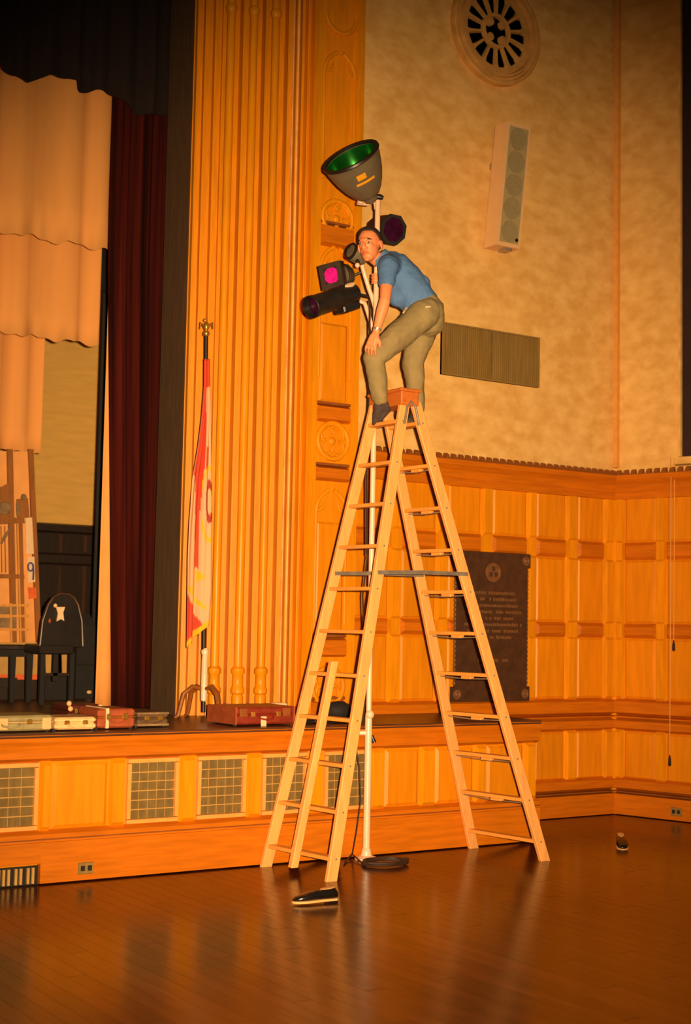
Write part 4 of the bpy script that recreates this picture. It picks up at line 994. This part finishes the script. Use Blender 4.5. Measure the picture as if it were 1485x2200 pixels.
# ------------------------------------------------------------------ the man
mo = PD(860, 900, 10.42)
man = thing('person', V((mo.x, mo.y, RZ[-1]+.013)), 'man in blue shirt and khaki trousers crouching at the ladder top, turned to the camera', 'person')
J = lambda x, y, d: PD(x, y, d)
def remesh(parts, name, m, parent, vox=.006, it=6, factor=.5, disp=0.0, sub=None):
    t = MB()
    for f in parts: f(t)
    o = t.build(name, m, parent, smooth='all')
    md = o.modifiers.new('r', 'REMESH'); md.mode = 'VOXEL'; md.voxel_size = vox
    sm = o.modifiers.new('s', 'SMOOTH'); sm.iterations = it; sm.factor = factor
    if disp:
        tx = bpy.data.textures.new(name+'_folds', 'CLOUDS'); tx.noise_scale = .09; tx.noise_depth = 2
        dm_ = o.modifiers.new('d', 'DISPLACE'); dm_.texture = tx; dm_.strength = disp; dm_.texture_coords = 'GLOBAL'; dm_.mid_level = .5
    dg = bpy.context.evaluated_depsgraph_get(); ev = o.evaluated_get(dg)
    me = bpy.data.meshes.new_from_object(ev); o.modifiers.clear(); o.data = me
    for p in me.polygons: p.use_smooth = True
    return o
def cap(pts, rs, n=16, flat=1.0):
    def f(t):
        P_ = [V(p) for p in pts]; R_ = list(rs)
        # round ends
        d0 = (P_[0]-P_[1]).normalized(); d1 = (P_[-1]-P_[-2]).normalized()
        pp = [P_[0]+d0*R_[0]*.95, P_[0]+d0*R_[0]*.7]+P_+[P_[-1]+d1*R_[-1]*.7, P_[-1]+d1*R_[-1]*.95]
        rr = [R_[0]*.25, R_[0]*.72]+R_+[R_[-1]*.72, R_[-1]*.25]
        t.tube(pp, rr, n, True, flat)
    return f
def blob(c, r, sq=(1, 1, 1), fr=None): return lambda t: t.ball(c, r, 18, sq, fr)
# joints
pelL, pelR = J(915, 672, 10.33), J(922, 674, 10.50)
pel = (pelL+pelR)/2
kneL, ankL, heelL, toeL = J(803, 768, 10.19), J(818, 860, 10.19), J(832, 880, 10.25), J(806, 911, 10.33)
kneR, ankR, toeR = J(887, 775, 10.52), J(898, 885, 10.60), J(881, 908, 10.42)
waist = J(893, 638, 10.42); chest = J(862, 596, 10.42); upch = J(842, 571, 10.42); neck = J(820, 556, 10.40)
shL, shR = J(834, 572, 10.24), J(850, 567, 10.58)
elbL, wrL = J(827, 645, 10.09), J(808, 716, 10.08)
elbR, wrR = J(838, 628, 10.74), J(812, 612, 10.69)
# head frame
hc = J(794, 527, 10.36)
hf = (CR*-.42-CF*.90-CU*.06).normalized()          # where the face looks
hu = (CU*1.0-CR*.10); hu = (hu-hf*hu.dot(hf)).normalized(); hs = hf.cross(hu)  # hs: the head's own right->left axis
HS = 1.07
def H(f, s, u): return hc+(hf*f+hs*s+hu*u)*HS
fr = (hf, hs, hu)
side_cam = 1 if hs.dot(CR) > 0 else -1
body = [
    blob(H(-.012, 0, .03), .098, (1.02, .80, .98), fr), blob(H(.012, 0, -.03), .080, (.95, .82, 1.1), fr), blob(H(.04, 0, -.078), .046, (.9, 1.0, .85), fr),
    blob(H(.055, 0, -.008), .05, (.6, 1.1, .6), fr),
    cap([H(.086, 0, .012), H(.100, 0, -.012), H(.104, 0, -.028)], [.010, .014, .016], 10), blob(H(.094, 0.014, -.03), .011, fr=fr), blob(H(.094, -.014, -.03), .011, fr=fr),
    blob(H(.080, 0, .030), .03, (.5, 1.5, .4), fr),
    blob(H(.083, 0, -.060), .02, (.6, 1.2, .7), fr), blob(H(.066, 0, -.100), .022, (.9, 1.1, .8), fr),
    blob(H(-.015, .083, -.008), .030, (.75, .35, 1.15), fr), blob(H(-.015, -.083, -.008), .030, (.75, .35, 1.15), fr),
    cap([H(-.025, 0, -.06), (H(-.03, 0, -.10)+neck)/2, neck, upch], [.056, .054, .06, .075]),
    cap([upch, chest, waist, pel], [.10, .115, .105, .11]), cap([shL, upch, shR], [.06, .085, .06]),
    cap([shL, (shL+elbL)/2+CR*.002, elbL], [.056, .048, .039]), cap([elbL, elbL+(wrL-elbL)*.3, wrL], [.041, .042, .026]),
    cap([shR, elbR], [.056, .042]), cap([elbR, elbR+(wrR-elbR)*.35, wrR], [.040, .040, .027]),
    cap([pelL, kneL], [.085, .052]), cap([kneL, ankL], [.05, .036]), cap([pelR, kneR], [.085, .052]), cap([kneR, ankR], [.05, .036]),
    cap([ankL, ankL+(toeL-ankL)*.75], [.03, .018]), cap([ankR, ankR+(toeR-ankR)*.75], [.028, .018]),
]
# left hand resting on the knee: palm plus five fingers draped over it
hd = (J(797, 744, 10.07)-wrL).normalized()
palm = wrL+hd*.055
outn = -CF*.75-CR*.35-CU*.0                                    # back of the hand faces the room and forward
outn = (outn-hd*outn.dot(hd)).normalized(); acr = hd.cross(outn).normalized()
body += [cap([wrL, wrL+hd*.035+acr*.012, wrL+hd*.085+acr*.02], [.026, .028, .021], 12), cap([wrL, wrL+hd*.04-acr*.014, wrL+hd*.085-acr*.02], [.026, .027, .021], 12), cap([wrL+hd*.03, wrL+hd*.085], [.026, .022], 12)]
for k, (s, ln) in enumerate([(-.033, .062), (-.011, .074), (.011, .070), (.032, .056)]):
    a = wrL+hd*.088+acr*s; inn = -outn
    body.append(cap([a, a+hd*ln*.45+inn*.006+acr*s*.15, a+hd*ln*.78+inn*.024+acr*s*.25, a+hd*ln*.92+inn*.046+acr*s*.25], [.0105, .0098, .009, .0078], 8))
a = wrL+hd*.03-acr*.026
if a.dot(CR) < (wrL+hd*.03+acr*.026).dot(CR): a = wrL+hd*.03+acr*.026; ts = 1
else: ts = -1
body.append(cap([a, a+acr*(ts*.026)+hd*.022, a+acr*(ts*.036)+hd*.055-outn*.01], [.014, .012, .0095], 8))
# right hand around the pole
gp = pz(wrR.z+.02); body.append(cap([wrR, (wrR+gp)/2+CR*.03, gp+CR*.05], [.027, .03, .026], 12))
for k in range(4):
    z = gp.z+.035-.022*k
    c_ = V((gp.x, gp.y, z))
    body.append(cap([c_+CR*.046+CF*.01, c_+CR*.024-CF*.033, c_-CR*.018-CF*.033, c_-CR*.034-CF*.002], [.010, .0098, .009, .008], 8))
body.append(cap([gp+CR*.03+Z3*.03, gp+CF*.038+CR*.012+Z3*.045, gp+CF*.036-CR*.015+Z3*.05], [.013, .011, .009], 8))
remesh(body, 'body', M_skin, man, .0045, 8)
# hair: cap over crown and back, cut short at the sides
def hairf(t):
    out_, inn_ = [], []
    for i in range(13):
        ro, ri = [], []
        for j in range(41):
            a = 2*PI*j/40; f_, s_ = math.cos(a), math.sin(a)
            lim = math.radians(47 if f_ > .75 else 47+(.75-f_)*46+(6 if abs(f_) < .25 else 0))+.05*math.sin(j*5.3)
            tt = .03+(lim-.03)*i/12
            q = V((f_*math.sin(tt), s_*math.sin(tt), math.cos(tt)))
            ro.append(H(-.012+.107*q.x, .084*q.y, .030+.103*q.z)); ri.append(H(-.012+.094*q.x, .072*q.y, .030+.088*q.z))
        out_.append(ro); inn_.append(ri)
    n = 41; t.grid(out_); t.grid([r[::-1] for r in inn_])
    t.add(out_[-1]+inn_[-1], [(k, k+1, n+k+1, n+k) for k in range(n-1)])
    t.add(out_[0]+inn_[0], [(k+1, k, n+k, n+k+1) for k in range(n-1)])
remesh([hairf], 'hair', M_hair, man, .0045, 3)
for s in (1, -1):
    e = MB().ball(H(.074, s*.031, .006), .0125, 10, (.7, 1.15, .8), fr).build('eye', M_eye, man, smooth=True)
    MB().ball(H(.083, s*.031, .006), .0058, 8, (.5, 1, 1), fr).build('iris', M_iris, e, smooth=True)
    MB().tube([H(.082, s*.014, .026), H(.086, s*.032, .031), H(.072, s*.052, .025)], [.004, .0055, .003], 6).build('eyebrow', M_hair, man, smooth=True)
MB().tube([H(.082, -.024, -.064), H(.0945, -.008, -.060), H(.0955, 0, -.061), H(.0945, .008, -.060), H(.082, .024, -.064)], [.002, .0055, .006, .0055, .002], 8).build('lips', M_lips, man, smooth=True)

from mathutils.bvhtree import BVHTree
def onto(o, x, y):                           # the point of a garment's surface that faces the room here
    bt = BVHTree.FromPolygons([v.co+man.location for v in o.data.vertices], [p.vertices[:] for p in o.data.polygons])
    h = bt.ray_cast(CO, ray(x, y).normalized())[0]
    return h if h is not None else PD(x, y, 10.3)
# shirt
sv = (CR*-.2+CU*.0)
shirt = [cap([upch+(neck-upch)*.55, upch, chest, (chest+waist)/2, waist, J(903, 652, 10.42)], [.072, .122, .140, .142, .138, .132], 24),
         cap([shL, upch, shR], [.078, .105, .078]),
         cap([shL, shL+(elbL-shL)*.52], [.078, .060], 20), cap([shR, shR+(elbR-shR)*.5], [.078, .062], 20),
         blob(J(858, 636, 10.40), .085), blob(J(905, 612, 10.42), .075), blob(J(872, 646, 10.42), .075), blob(J(925, 640, 10.42), .055)]
sh_o = remesh(shirt, 'shirt', M_shirt, man, .008, 7, disp=.018)
ck = neck+(hc-neck)*.10
MB().lathe(ck, (neck-upch).normalized()*.8+hu*.2, [(-.018, .078), (.0, .073), (.018, .069), (.016, .062), (-.01, .066)], 24, cap=False).build('collar', M_shirt, sh_o, smooth=True)
# trousers
def seg(a, b, k): return a+(b-a)*k
trous = [cap([J(903, 655, 10.42), pel, J(922, 690, 10.42)], [.130, .136, .120], 24),
         blob(J(928, 668, 10.36), .088), blob(J(928, 668, 10.48), .088),
         cap([pelL, seg(pelL, kneL, .5), kneL], [.112, .100, .080], 20), cap([kneL, seg(kneL, ankL, .35), seg(kneL, ankL, .95)], [.078, .074, .060], 20),
         cap([pelR, seg(pelR, kneR, .5), kneR], [.112, .104, .082], 20), cap([kneR, seg(kneR, ankR, .4), seg(kneR, ankR, .92)], [.082, .074, .058], 20)]
tr_o = remesh(trous, 'trousers', M_trous, man, .008, 6, disp=.020)
MB().tube([onto(tr_o, 868, 672), onto(tr_o, 875, 663), onto(tr_o, 882, 656)], [.010, .018, .012], 8).build('pocket_lining', M_white, tr_o, smooth=True)
MB().tube([onto(tr_o, 914, 660), onto(tr_o, 920, 659), onto(tr_o, 926, 659)], [.004, .007, .004], 8).build('belt_loop', M_white, tr_o, smooth=True)
remesh([cap([seg(kneL, ankL, .8), ankL], [.046, .044]), cap([ankL, heelL], [.044, .030]), cap([ankL+(toeL-ankL)*.2, seg(ankL, toeL, .6)+CR*-.0, toeL], [.042, .036, .024]), cap([heelL, toeL], [.028, .024])], 'sock', M_sock, man, .006, 4)
remesh([cap([seg(kneR, ankR, .8), ankR], [.046, .042]), cap([ankR, toeR], [.042, .030])], 'sock', M_sock, man, .006, 4)
MB().lathe(wrL-(wrL-elbL).normalized()*.03, (wrL-elbL), [(-.008, .033), (.008, .031)], 16, cap=False).build('watch', M_steel, man, smooth=True)
